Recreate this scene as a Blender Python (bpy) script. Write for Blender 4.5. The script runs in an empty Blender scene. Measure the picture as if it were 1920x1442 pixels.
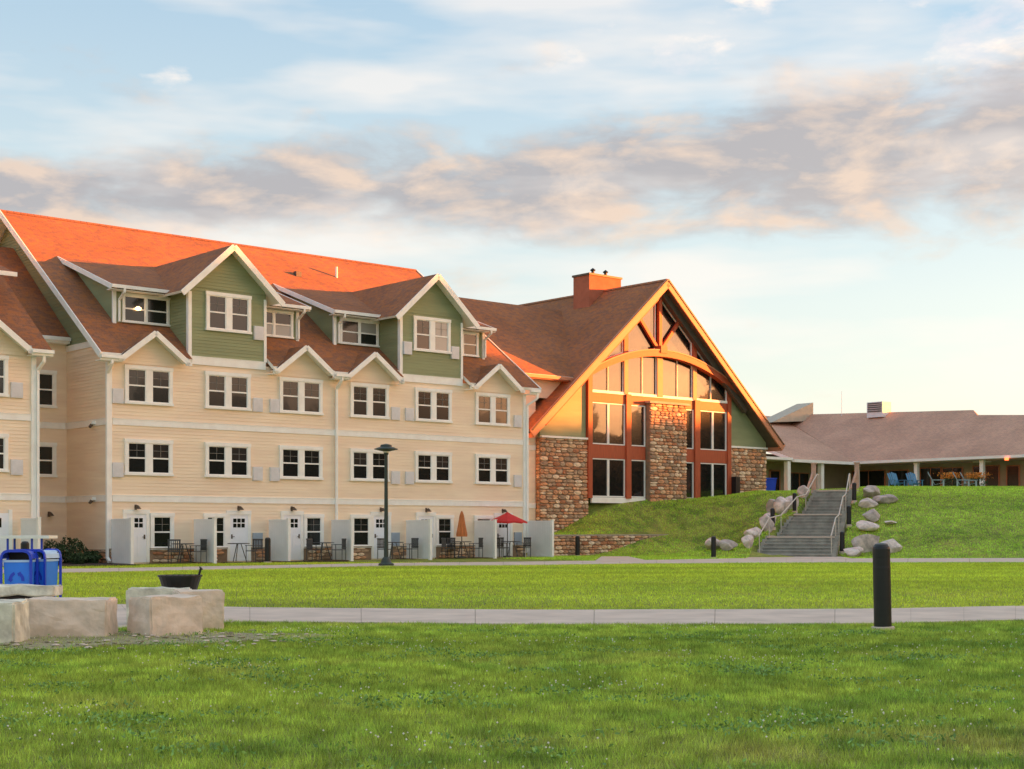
import bpy, math, random
import numpy as np
from mathutils import Vector, Matrix
random.seed(7); rng=np.random.default_rng(7)
scene=bpy.context.scene
# ---------------------------------------------------------------- camera, light, exposure
cam_d=bpy.data.cameras.new('camera'); cam=bpy.data.objects.new('camera',cam_d); scene.collection.objects.link(cam)
cam.location=(0,0,1.36); cam.rotation_euler=(math.radians(90),0,0)
cam_d.sensor_width=36; cam_d.lens=51.56; cam_d.shift_y=0.1406; cam_d.clip_end=6000
scene.camera=cam
vs=scene.view_settings; vs.view_transform='Standard'; vs.look='None'; vs.gamma=1; vs.exposure=3.38
try: vs.use_curve_mapping=False
except Exception: pass
SUN_EL=math.radians(4.8)
SUN_DIR=Vector((0.962,0.272,0)).normalized()          # horizontal direction to the sun
sd=Vector((SUN_DIR.x*math.cos(SUN_EL),SUN_DIR.y*math.cos(SUN_EL),math.sin(SUN_EL)))
sun_l=bpy.data.lights.new('sun','SUN'); sun=bpy.data.objects.new('sun',sun_l); scene.collection.objects.link(sun)
sun_l.energy=2.5; sun_l.color=(1.0,0.27,0.045); sun_l.angle=math.radians(0.6)
sun.rotation_euler=(-sd).to_track_quat('-Z','Y').to_euler()
world=bpy.data.worlds.new('World'); scene.world=world; world.use_nodes=True
def build_world():
    nt=world.node_tree; N=nt.nodes; L=nt.links; N.clear()
    def node(t,**k):
        n=N.new(t)
        for a,b in k.items(): setattr(n,a,b)
        return n
    def inp(n,i,v):
        if isinstance(v,(int,float,tuple)): n.inputs[i].default_value=v
        else: L.new(v,n.inputs[i])
    def M(op,a,b=None,c=None,clamp=False):
        n=node('ShaderNodeMath',operation=op,use_clamp=clamp); inp(n,0,a)
        if b is not None: inp(n,1,b)
        if c is not None: inp(n,2,c)
        return n.outputs[0]
    def ramp(f,pts,ip='LINEAR'):
        n=node('ShaderNodeValToRGB'); n.color_ramp.interpolation=ip; e=n.color_ramp.elements
        while len(e)<len(pts): e.new(0.5)
        for q,(p,c) in zip(e,pts): q.position=p; q.color=(c[0],c[1],c[2],1) if not isinstance(c,(int,float)) else (c,c,c,1)
        L.new(f,n.inputs[0]); return n.outputs[0]
    def mix(f,a,b,bt='MIX'):
        n=node('ShaderNodeMix',data_type='RGBA',blend_type=bt); inp(n,0,f); inp(n,6,a); inp(n,7,b); return n.outputs[2]
    tc=node('ShaderNodeTexCoord'); nrm=node('ShaderNodeVectorMath',operation='NORMALIZE'); L.new(tc.outputs['Generated'],nrm.inputs[0])
    d=nrm.outputs[0]; sep=node('ShaderNodeSeparateXYZ'); L.new(d,sep.inputs[0]); x,y,z=sep.outputs
    sky=node('ShaderNodeTexSky',sky_type='NISHITA'); sky.sun_disc=False; sky.sun_elevation=SUN_EL; sky.sun_rotation=math.atan2(SUN_DIR.x,SUN_DIR.y)
    sky.air_density=1.0; sky.dust_density=1.0; sky.ozone_density=1.5
    bg1=mix(1.0,sky.outputs[0],(0.012,0.012,0.012,1),'MULTIPLY')
    # clear air by elevation: blue above, pale warm white near the horizon
    clear=ramp(z,[(0.0,(0.130,0.126,0.114)),(0.06,(0.128,0.126,0.116)),(0.15,(0.119,0.124,0.119)),(0.24,(0.094,0.110,0.117)),(0.34,(0.070,0.094,0.114)),(0.7,(0.058,0.090,0.122)),(1.0,(0.058,0.090,0.120))])
    SK=(0.51,0.51,0.515,1); clear=mix(1.0,clear,SK,'MULTIPLY')
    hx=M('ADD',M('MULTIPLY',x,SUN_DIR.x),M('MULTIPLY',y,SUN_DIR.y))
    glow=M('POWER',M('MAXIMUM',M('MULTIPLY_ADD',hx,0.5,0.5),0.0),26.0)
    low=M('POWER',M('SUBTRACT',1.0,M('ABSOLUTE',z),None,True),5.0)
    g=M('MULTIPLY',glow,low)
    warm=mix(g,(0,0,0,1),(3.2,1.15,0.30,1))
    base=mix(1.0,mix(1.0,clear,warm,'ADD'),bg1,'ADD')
    # clouds: coordinates on a high flat layer, stretched sideways
    vm=node('ShaderNodeVectorMath',operation='MULTIPLY'); L.new(d,vm.inputs[0]); vm.inputs[1].default_value=(1.0,1.0,2.6)
    def noise(vec,sc,det,rough=0.55,off=(0,0,0),dist=0.0):
        a=node('ShaderNodeVectorMath',operation='ADD'); L.new(vec,a.inputs[0]); a.inputs[1].default_value=off
        n=node('ShaderNodeTexNoise'); L.new(a.outputs[0],n.inputs['Vector']); n.inputs['Scale'].default_value=sc; n.inputs['Detail'].default_value=det; n.inputs['Roughness'].default_value=rough; n.inputs['Distortion'].default_value=dist
        return n.outputs[0]
    v=vm.outputs[0]
    vlow=node('ShaderNodeVectorMath',operation='MULTIPLY'); L.new(d,vlow.inputs[0]); vlow.inputs[1].default_value=(1.0,1.0,5.0)
    big=noise(vlow.outputs[0],3.6,3); fine=noise(v,13.0,9,0.57,dist=0.3); fine2=noise(v,13.0,9,0.57,(0.020,0.0,0.026),0.3)
    # the long bank of cloud: its height on the sky rises towards the sun side
    cen=M('MULTIPLY_ADD',x,0.040,0.226)
    wid=M('MULTIPLY_ADD',x,0.045,0.040)
    t=M('DIVIDE',M('SUBTRACT',z,cen),M('MAXIMUM',wid,0.022))
    up=M('MULTIPLY',M('MULTIPLY',t,t),-0.85)
    band=M('EXPONENT',up)
    dens=M('ADD',M('MULTIPLY',band,1.0),M('MULTIPLY',M('SUBTRACT',fine,0.5),1.75))
    dens=M('ADD',dens,M('MULTIPLY',M('SUBTRACT',big,0.5),0.75))
    m1=ramp(dens,[(0.24,0.0),(0.92,1.0)],'EASE')
    # small puffs higher up, more of them on the right
    puffn=noise(v,7.5,7,0.6,(5.3,8.7,2.4),0.2)
    pthr=M('SUBTRACT',puffn,M('MULTIPLY_ADD',x,-0.36,0.58))
    ph=ramp(z,[(0.26,0.0),(0.31,1.0)])
    m2=M('MULTIPLY',M('MULTIPLY',pthr,9.0,None,True),ph)
    m2=M('MULTIPLY',m2,0.75)
    # thin streaks near the horizon
    st=noise(vlow.outputs[0],5.0,4,0.5,(7,2,1)); m3=M('MULTIPLY',M('MULTIPLY',M('SUBTRACT',st,0.47),5.0,None,True),0.55)
    lit=M('MULTIPLY_ADD',M('SUBTRACT',fine,fine2),4.2,0.25,True)
    lit2=M('ADD',lit,M('MULTIPLY',M('MULTIPLY',M('SUBTRACT',z,cen),-2.6),1.0),None,True)
    lit2=M('ADD',lit2,M('MULTIPLY',x,0.35),None,True)
    ccol=mix(lit2,(0.090,0.083,0.084,1),(0.175,0.130,0.098,1))
    ccol=mix(1.0,ccol,SK,'MULTIPLY')
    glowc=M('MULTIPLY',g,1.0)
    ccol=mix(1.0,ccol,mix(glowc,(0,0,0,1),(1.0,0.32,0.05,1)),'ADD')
    c1=mix(M('MULTIPLY',m1,0.84),base,ccol)
    c2=mix(m2,c1,mix(lit,(0.085,0.082,0.086,1),(0.17,0.130,0.096,1)))
    c3=mix(m3,c2,(0.110,0.098,0.088,1))
    gmask=ramp(z,[(0.0,0.0),(0.004,1.0)])
    fin=mix(gmask,(0.06,0.065,0.045,1),c3)
    b=node('ShaderNodeBackground'); L.new(fin,b.inputs[0]); b.inputs[1].default_value=1.0
    o=node('ShaderNodeOutputWorld'); L.new(b.outputs[0],o.inputs[0])
build_world()
# ---------------------------------------------------------------- frames
ANG=math.radians(49.2)
U=Vector((math.sin(ANG),math.cos(ANG),0)); NV=Vector((math.cos(ANG),-math.sin(ANG),0)); P0=Vector((-15.36,55.8,0))
def W(s,d,z=0.0): return P0+U*s+NV*d+Vector((0,0,z))
def SD(X,Y):
    v=Vector((X,Y,0))-P0; return v.dot(U),v.dot(NV)
RZ=math.atan2(U.y,U.x)
# ---------------------------------------------------------------- terrain height (local s,d frame of the buildings)
CP=[(24.6,-2.9,1.05),(25.8,-2.9,1.2),(27.9,-2.9,2.1),(30.3,-2.9,2.75),(32.5,-2.9,2.95),(35.3,-2.9,3.02),(39,-2.9,3.22),(42.3,-2.9,3.45),
 (23,-.3,1.0),(26,-.3,1.02),(29,-.3,1.08),(30.9,-.3,1.12),(33,-.3,2.0),(36,-.3,2.65),(39.8,-.3,3.25),
 (31,.8,.75),(34,1.2,1.4),(37,2,2.15),(32.5,3.5,.35),(29.5,4.5,.02),(27,3,.0),(25,2,0.0),(26,6.3,0),(28,8,0),(22,4,0),(20,0.5,0)]
CPW=[]   # world points
def stair_pt(t,off):
    bx,by,tx,ty=13.3,69.0,16.8,80.5; dx,dy=tx-bx,ty-by; l=math.hypot(dx,dy)
    return bx+dx*t+dy/l*off, by+dy*t-dx/l*off
for t,z in ((0,0.0),(.2,.62),(.35,1.05),(.5,1.6),(.65,2.18),(.8,2.8),(1,3.42)):
    for off in (-2.4,2.4): CPW.append((*stair_pt(t,off),z))
for X in (20.5,24,28,33,40):
    CPW+= [(X,66.3,0.02),(X,70.5,.95),(X,75,2.25),(X,79.5,3.35),(X,83,3.7),(X,88,3.72),(X,93,3.62)]
CPW+=[(17,84,3.52),(15,88,3.55),(18,93,3.55),(21,98,3.5),(14,83,3.5),(24,94,3.55),(19,66.5,0),(10,66,0),(46,66.3,0),(15.9,69.2,.1),(17.5,68.6,.15),(17.2,67.3,0.0),(18.2,70.8,.55),(10.6,69.6,.12),(9.5,68.2,0.0),(10.3,71.5,.4),(46,75,2.25),(46,83,3.7),(46,92,3.6),(9,62,0),(20,60,0),(35,60,0)]
PT=[];PZ=[]
for s,d,z in CP: PT.append((s,d)); PZ.append(z)
for X,Y,z in CPW: PT.append(SD(X,Y)); PZ.append(z)
PT=np.array(PT);PZ=np.array(PZ)
def _phi(r2): return np.where(r2>1e-9,0.5*r2*np.log(np.maximum(r2,1e-9)),0)
_n=len(PT); _K=_phi(((PT[:,None]-PT[None])**2).sum(2))+np.eye(_n)*0.4
_A=np.zeros((_n+3,_n+3)); _A[:_n,:_n]=_K; _A[:_n,_n]=1; _A[:_n,n1:=_n+1]=PT[:,0]; _A[:_n,_n+2]=PT[:,1]; _A[_n:,:_n]=_A[:_n,_n:].T
_w=np.linalg.solve(_A,np.r_[PZ,0,0,0])
def tps(s,d):
    s=np.asarray(s,float);d=np.asarray(d,float)
    r2=(s[...,None]-PT[:,0])**2+(d[...,None]-PT[:,1])**2
    return (_phi(r2)*_w[:_n]).sum(-1)+_w[_n]+_w[_n+1]*s+_w[_n+2]*d
def sm(t): t=np.clip(t,0,1); return t*t*(3-2*t)
def height(s,d):
    s=np.asarray(s,float);d=np.asarray(d,float)
    X=P0.x+s*U.x+d*NV.x; Y=P0.y+s*U.y+d*NV.y
    out=np.zeros_like(s)
    near=(X>-5)&(Y>55)&(X<70)&(Y<150)&(s>20)
    if near.any():
        sn,dn,Xn,Yn=s[near],d[near],X[near],Y[near]
        Xc=np.minimum(Xn,44.0); Yc=np.minimum(Yn,93.0)
        sc=(Xc-P0.x)*U.x+(Yc-P0.y)*U.y; dc=(Xc-P0.x)*NV.x+(Yc-P0.y)*NV.y
        h=tps(sc,dc)
        h=np.clip(h,0,3.74)
        h*=sm((Yn-64.6-np.clip((11-Xn)*.4,0,4))/3.0)                       # level ground at the path
        front=(dn>-0.12)&(sn<31)
        if front.any():
            ha=np.clip(tps(np.full(front.sum(),31.0),dn[front]),0,3)
            h[front]=ha*sm((sn[front]-24.8)/6.2)*sm((Yn[front]-66)/4)
        behind=(dn<=-.12)&(sn<31)&(dn>-3.4)
        h[behind]=np.maximum(h[behind],0.98)
        back=dn<-3.2
        h[(dn<-3.3)&(sn<24.6)]=0
        # building plateau
        plate=(dn<-3.2)&(sn>=24.6)
        h[plate]=np.minimum(np.maximum(h[plate],2.9),3.55)
        h[(Yn>93)]=np.minimum(h[(Yn>93)],3.55)
        out[near]=h
    far=(X>=70)&(Y>60)&(Y<150)
    out[far]=3.6*sm((Y[far]-66)/17)
    return out
# stairs profile along its run
ST_L=math.hypot(3.5,11.5)
FL=[(6,0.97),(7,2.1),(8,3.44)]; RUN=(ST_L-4.0)/21
def stair_profile():
    out=[];x=0;z=0
    for k,(n,zt) in enumerate(FL):
        r=(zt-z)/n
        for i in range(n):
            z+=r; out.append([x,x+RUN,z]); x+=RUN
        if k<2: out[-1][1]+=2.0; x+=2.0
    return out
SP=stair_profile()
def stair_lt(X,Y):
    bx,by=13.3,69.0; dx,dy=3.5/ST_L,11.5/ST_L
    vx,vy=X-bx,Y-by; return vx*dx+vy*dy, vx*dy-vy*dx
def stair_left(y): return np.interp(y,[0,3,6.9,12.1],[-1.65,-1.45,-.68,0.0])   # the flight narrows from the left as it climbs
def ground_z(X,Y):
    s,d=SD(X,Y); return float(height(np.array([s]),np.array([d]))[0])
# ---------------------------------------------------------------- materials
MATS={}
def mat(name,col,rough=0.8,var=0.12,scale=3.0,metal=0.0,bump=0.0,bscale=30,rnd=0.0,spec=0.5,stretch=(1,1,1),col2=None,island=0.0):
    if name in MATS: return MATS[name]
    m=bpy.data.materials.new(name); m.use_nodes=True; nt=m.node_tree; N=nt.nodes; L=nt.links
    b=N['Principled BSDF']; b.inputs['Roughness'].default_value=rough; b.inputs['Metallic'].default_value=metal
    b.inputs['Specular IOR Level'].default_value=spec
    uv=N.new('ShaderNodeUVMap'); mp=N.new('ShaderNodeMapping'); L.new(uv.outputs[0],mp.inputs[0]); mp.inputs['Scale'].default_value=stretch
    nz=N.new('ShaderNodeTexNoise'); nz.inputs['Scale'].default_value=scale; nz.inputs['Detail'].default_value=6; nz.inputs['Roughness'].default_value=.6; L.new(mp.outputs[0],nz.inputs['Vector'])
    mx=N.new('ShaderNodeMix'); mx.data_type='RGBA'
    c2=col2 or tuple(c*(1-2*var) for c in col); c1=tuple(min(1,c*(1+2*var)) for c in col) if not col2 else col
    mx.inputs[6].default_value=(*c2,1); mx.inputs[7].default_value=(*c1,1)
    cr=N.new('ShaderNodeMapRange'); cr.inputs[1].default_value=.3; cr.inputs[2].default_value=.7; L.new(nz.outputs[0],cr.inputs[0]); L.new(cr.outputs[0],mx.inputs[0])
    out=mx.outputs[2]
    if rnd or island:
        hs=N.new('ShaderNodeHueSaturation'); 
        if island: g=N.new('ShaderNodeNewGeometry'); src=g.outputs['Random Per Island']; amt=island
        else: g=N.new('ShaderNodeObjectInfo'); src=g.outputs['Random']; amt=rnd
        mr=N.new('ShaderNodeMapRange'); mr.inputs[3].default_value=1-amt; mr.inputs[4].default_value=1+amt; L.new(src,mr.inputs[0]); L.new(mr.outputs[0],hs.inputs['Value'])
        L.new(out,hs.inputs['Color']); out=hs.outputs[0]
    L.new(out,b.inputs['Base Color'])
    if bump:
        n2=N.new('ShaderNodeTexNoise'); n2.inputs['Scale'].default_value=bscale; n2.inputs['Detail'].default_value=4; L.new(mp.outputs[0],n2.inputs['Vector'])
        bp=N.new('ShaderNodeBump'); bp.inputs['Strength'].default_value=bump; bp.inputs['Distance'].default_value=.02; L.new(n2.outputs[0],bp.inputs['Height']); L.new(bp.outputs[0],b.inputs['Normal'])
    MATS[name]=m; return m
def shingle_mat(name,c1,c2,c3):
    m=bpy.data.materials.new(name); m.use_nodes=True; nt=m.node_tree; N=nt.nodes; L=nt.links; b=N['Principled BSDF']; b.inputs['Roughness'].default_value=.9; b.inputs['Specular IOR Level'].default_value=.2
    uv=N.new('ShaderNodeUVMap'); br=N.new('ShaderNodeTexBrick'); L.new(uv.outputs[0],br.inputs['Vector'])
    br.offset=.5; br.inputs['Scale'].default_value=1.0; br.inputs['Brick Width'].default_value=.32; br.inputs['Row Height'].default_value=.14; br.inputs['Mortar Size'].default_value=.006; br.inputs['Mortar Smooth'].default_value=.2
    br.inputs['Color1'].default_value=(*c1,1); br.inputs['Color2'].default_value=(*c2,1); br.inputs['Mortar'].default_value=(*[c*.45 for c in c1],1); br.inputs['Bias'].default_value=0
    nz=N.new('ShaderNodeTexNoise'); nz.inputs['Scale'].default_value=3.2; nz.inputs['Detail'].default_value=9; nz.inputs['Roughness'].default_value=.7; L.new(uv.outputs[0],nz.inputs['Vector'])
    mx=N.new('ShaderNodeMix'); mx.data_type='RGBA'; mr=N.new('ShaderNodeMapRange'); mr.inputs[1].default_value=.47; mr.inputs[2].default_value=.60; mr.inputs[4].default_value=.75; L.new(nz.outputs[0],mr.inputs[0]); L.new(mr.outputs[0],mx.inputs[0])
    L.new(br.outputs[0],mx.inputs[6]); mx.inputs[7].default_value=(*c3,1)
    n3=N.new('ShaderNodeTexNoise'); n3.inputs['Scale'].default_value=.35; n3.inputs['Detail'].default_value=3; L.new(uv.outputs[0],n3.inputs['Vector'])
    m2=N.new('ShaderNodeMix'); m2.data_type='RGBA'; m2.blend_type='MULTIPLY'; m2.inputs[0].default_value=.6; L.new(mx.outputs[2],m2.inputs[6])
    rr=N.new('ShaderNodeMapRange'); rr.inputs[1].default_value=.3; rr.inputs[2].default_value=.7; rr.inputs[3].default_value=.75; rr.inputs[4].default_value=1.15; L.new(n3.outputs[0],rr.inputs[0]); L.new(rr.outputs[0],m2.inputs[7])
    L.new(m2.outputs[2],b.inputs['Base Color'])
    bp=N.new('ShaderNodeBump'); bp.inputs['Strength'].default_value=.6; bp.inputs['Distance'].default_value=.02; L.new(br.outputs[0],bp.inputs['Height']); L.new(bp.outputs[0],b.inputs['Normal'])
    return m
def stone_mat(name,stops,mode='object'):
    m=bpy.data.materials.new(name); m.use_nodes=True; nt=m.node_tree; N=nt.nodes; L=nt.links; b=N['Principled BSDF']; b.inputs['Roughness'].default_value=.85
    if mode=='object': g=N.new('ShaderNodeObjectInfo'); src=g.outputs['Random']
    else: g=N.new('ShaderNodeNewGeometry'); src=g.outputs['Random Per Island']
    cr=N.new('ShaderNodeValToRGB'); cr.color_ramp.interpolation='CONSTANT'; e=cr.color_ramp.elements
    while len(e)<len(stops): e.new(.5)
    for i,(q,c) in enumerate(zip(e,stops)): q.position=i/len(stops); q.color=(*c,1)
    L.new(src,cr.inputs[0])
    tc=N.new('ShaderNodeTexCoord'); nz=N.new('ShaderNodeTexNoise'); nz.inputs['Scale'].default_value=2.5 if mode=='object' else 6; nz.inputs['Detail'].default_value=6; L.new(tc.outputs['Object'],nz.inputs['Vector'])
    mr=N.new('ShaderNodeMapRange'); mr.inputs[1].default_value=.25; mr.inputs[2].default_value=.75; mr.inputs[3].default_value=.6; mr.inputs[4].default_value=1.35; L.new(nz.outputs[0],mr.inputs[0])
    mx=N.new('ShaderNodeMix'); mx.data_type='RGBA'; mx.blend_type='MULTIPLY'; mx.inputs[0].default_value=1; L.new(cr.outputs[0],mx.inputs[6]); L.new(mr.outputs[0],mx.inputs[7]); L.new(mx.outputs[2],b.inputs['Base Color'])
    bp=N.new('ShaderNodeBump'); bp.inputs['Strength'].default_value=.5; bp.inputs['Distance'].default_value=.05; L.new(nz.outputs[0],bp.inputs['Height']); L.new(bp.outputs[0],b.inputs['Normal'])
    return m
def glass_mat(name,base,gloss=.25,rough=.02,ior=1.28):
    m=bpy.data.materials.new(name); m.use_nodes=True; nt=m.node_tree; N=nt.nodes; L=nt.links; b=N['Principled BSDF']
    b.inputs['Base Color'].default_value=(*base,1); b.inputs['Roughness'].default_value=.15
    gl=N.new('ShaderNodeBsdfGlossy'); gl.inputs['Roughness'].default_value=rough; gl.inputs['Color'].default_value=(.9,.93,.95,1)
    tc=N.new('ShaderNodeTexCoord'); nz=N.new('ShaderNodeTexNoise'); nz.inputs['Scale'].default_value=.9; L.new(tc.outputs['Object'],nz.inputs['Vector']); bp=N.new('ShaderNodeBump'); bp.inputs['Strength'].default_value=.05; bp.inputs['Distance'].default_value=.05; L.new(nz.outputs[0],bp.inputs['Height']); L.new(bp.outputs[0],gl.inputs['Normal'])
    fr=N.new('ShaderNodeFresnel'); fr.inputs['IOR'].default_value=ior
    ad=N.new('ShaderNodeMath'); ad.operation='ADD'; ad.use_clamp=True; L.new(fr.outputs[0],ad.inputs[0]); ad.inputs[1].default_value=gloss
    mx=N.new('ShaderNodeMixShader'); L.new(ad.outputs[0],mx.inputs[0]); L.new(b.outputs[0],mx.inputs[1]); L.new(gl.outputs[0],mx.inputs[2]); L.new(mx.outputs[0],N['Material Output'].inputs[0])
    return m
def grass_mat(name,a,b_,c,island=True,trans=.35):
    m=bpy.data.materials.new(name); m.use_nodes=True; nt=m.node_tree; N=nt.nodes; L=nt.links; b=N['Principled BSDF']; b.inputs['Roughness'].default_value=.75; b.inputs['Specular IOR Level'].default_value=.15
    geo=N.new('ShaderNodeNewGeometry')
    def nz(sc,det,off=0):
        mp=N.new('ShaderNodeMapping'); mp.inputs['Location'].default_value=(off,off*.7,0); L.new(geo.outputs['Position'],mp.inputs[0])
        n=N.new('ShaderNodeTexNoise'); n.inputs['Scale'].default_value=sc; n.inputs['Detail'].default_value=det; n.inputs['Roughness'].default_value=.6; L.new(mp.outputs[0],n.inputs['Vector']); return n.outputs[0]
    def mr(s,a0,a1,b0=0,b1=1):
        n=N.new('ShaderNodeMapRange'); n.inputs[1].default_value=a0; n.inputs[2].default_value=a1; n.inputs[3].default_value=b0; n.inputs[4].default_value=b1; L.new(s,n.inputs[0]); return n.outputs[0]
    def mix(f,x,y,bt='MIX'):
        n=N.new('ShaderNodeMix'); n.data_type='RGBA'; n.blend_type=bt
        for i,v in ((0,f),(6,x),(7,y)):
            if isinstance(v,(float,int,tuple)): n.inputs[i].default_value=v
            else: L.new(v,n.inputs[i])
        return n.outputs[2]
    c1=mix(mr(nz(1.1,7),.44,.60),(*a,1),(*b_,1))
    c2=mix(mr(nz(.33,5,11),.56,.74,0,.8),c1,(*c,1))
    c2=mix(mr(nz(.12,3,31),.35,.7,0,.55),c2,(a[0]*1.25,a[1]*1.15,a[2],1))
    c2=mix(1.0,c2,mr(nz(3.6,6,17),.36,.60,*((1.22,.62) if name=='lawn_blades' else (1.14,.92))),'MULTIPLY')
    mp2=N.new('ShaderNodeMapping'); mp2.inputs['Scale'].default_value=(.04,.33,.33); L.new(geo.outputs['Position'],mp2.inputs[0]); n2=N.new('ShaderNodeTexNoise'); n2.inputs['Scale'].default_value=1; n2.inputs['Detail'].default_value=4; L.new(mp2.outputs[0],n2.inputs['Vector']); c2=mix(1.0,c2,mr(n2.outputs[0],.35,.65,.84,1.14),'MULTIPLY')
    if island:
        v=mr(geo.outputs['Random Per Island'],0,1,.6,1.4); c2=mix(1.0,c2,v,'MULTIPLY')
    else:
        v=mr(nz(24,5,5),.3,.7,.6,1.4); c2=mix(1.0,c2,v,'MULTIPLY')
        bp=N.new('ShaderNodeBump'); bp.inputs['Strength'].default_value=.8; bp.inputs['Distance'].default_value=.05; L.new(nz(16,6,3),bp.inputs['Height']); L.new(bp.outputs[0],b.inputs['Normal'])
    L.new(c2,b.inputs['Base Color'])
    if trans and island:
        t=N.new('ShaderNodeBsdfTranslucent'); L.new(c2,t.inputs[0]); mxs=N.new('ShaderNodeMixShader'); mxs.inputs[0].default_value=trans; L.new(b.outputs[0],mxs.inputs[1]); L.new(t.outputs[0],mxs.inputs[2]); L.new(mxs.outputs[0],N['Material Output'].inputs[0])
    return m
CREAM=mat('cream_siding',(.97,.76,.57),.7,.05,.8,bump=.15,bscale=12,stretch=(.4,3,1))
GREEN=mat('green_siding',(.29,.32,.17),.7,.06,.8,bump=.15,bscale=12,stretch=(.4,3,1))
TRIM=mat('white_trim',(.97,.93,.88),.55,.04,2)
TANTRIM=mat('tan_trim',(.52,.215,.12),.6,.05,2)
VINYL=mat('white_vinyl',(.88,.87,.86),.5,.03,1)
SHING=shingle_mat('brown_shingle',(.35,.148,.072),(.24,.115,.072),(.44,.160,.050))
SHING2=shingle_mat('tan_shingle',(.58,.36,.25),(.50,.31,.23),(.62,.36,.25))
WOOD=mat('rust_wood',(.42,.08,.028),.6,.08,1.5,bump=.1,stretch=(8,1,1))
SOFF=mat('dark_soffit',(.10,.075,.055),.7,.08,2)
STONES=[(.64,.32,.17),(.80,.50,.29),(.48,.20,.10),(.88,.64,.43),(.70,.36,.19),(.40,.26,.17),(.90,.70,.50),(.56,.38,.25),(.76,.37,.19),(.50,.33,.21)]
STONE=stone_mat('ashlar_stone',STONES); STONEJ=stone_mat('ashlar_stone_joined',STONES,'island')
MORTAR=mat('mortar',(.30,.20,.13),.95,.15,3)
GL_D=glass_mat('dark_glass',(.010,.012,.012),.0); GL_M=glass_mat('curtain_glass',(.035,.03,.027),.0); GL_B=glass_mat('blind_glass',(.36,.35,.33),.0)
GL_L=glass_mat('coated_glass',(.008,.009,.010),.015,ior=1.5)
BLACK=mat('black_metal',(.015,.015,.016),.4,.1,5,spec=.4)
DKGREY=mat('dark_grey_metal',(.07,.07,.07),.5,.1,5)
GALV=mat('pale_metal',(.55,.50,.42),.45,.05,5,metal=.2)
GREYB=mat('grille_grey',(.74,.73,.75),.6,.04,3)
CONC=mat('concrete',(.64,.51,.41),.9,.08,1.2,bump=.2)
STEPC=mat('step_concrete',(.36,.34,.29),.9,.12,2,bump=.2)
DOORW=mat('white_door',(.90,.91,.96),.5,.02,1)
BRONZE=mat('bronze',(.09,.055,.03),.5,.1,5)
BLUE=mat('blue_plastic',(.03,.24,.95),.4,.06,2); BLUED=mat('dark_blue_steel',(.015,.06,.60),.35,.05,2); BLUEL=mat('light_blue_lid',(.45,.66,.92),.4,.05,2)
LIME=mat('limestone',(.96,.76,.60),.9,.14,3.2,bump=1.0,bscale=7,col2=(.60,.49,.38))
LIMEG=mat('limestone_grey',(.72,.66,.53),.9,.22,3,bump=1.0,bscale=7)
BOULD=mat('boulder',(.60,.50,.45),.9,.28,2.4,bump=1.0,bscale=7,rnd=.25)
GRAVEL=mat('gravel',(.34,.29,.17),.95,.25,8,bump=.8,bscale=30)
MULCH=mat('mulch',(.035,.022,.018),.95,.2,6,bump=.6)
RED=mat('red_canvas',(.62,.02,.02),.7,.08,3); ORANGE=mat('orange_canvas',(.62,.20,.06),.7,.08,3)
LEAF=mat('shrub_leaf',(.035,.07,.02),.7,.2,2,island=.35); BARK=mat('bark',(.08,.055,.04),.9,.2,5)
TREEL=mat('tree_leaf',(.03,.05,.018),.8,.2,.6,island=.3)
TANW=mat('tan_wall',(.42,.36,.24),.8,.06,1)
ADIB=mat('chair_blue',(.08,.24,.40),.6,.05,3); ADIL=mat('chair_pale_blue',(.34,.42,.46),.6,.05,3)
FLOW=mat('orange_flowers',(.75,.26,.03),.8,.2,6,island=.3)
MUNT=mat('window_grid',(.20,.19,.17),.6,.03,2); LAMPG=mat('lamp_lens',(.75,.72,.65),.3,.02,2)
def emit(name,col,st):
    m=bpy.data.materials.new(name); m.use_nodes=True; b=m.node_tree.nodes['Principled BSDF']; b.inputs['Base Color'].default_value=(*col,1); b.inputs['Emission Color'].default_value=(*col,1); b.inputs['Emission Strength'].default_value=st; return m
GLOWL=emit('lit_lamp',(1,.55,.25),.6); GLOWR=emit('lit_red_lamp',(1,.12,.03),.5)
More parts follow.
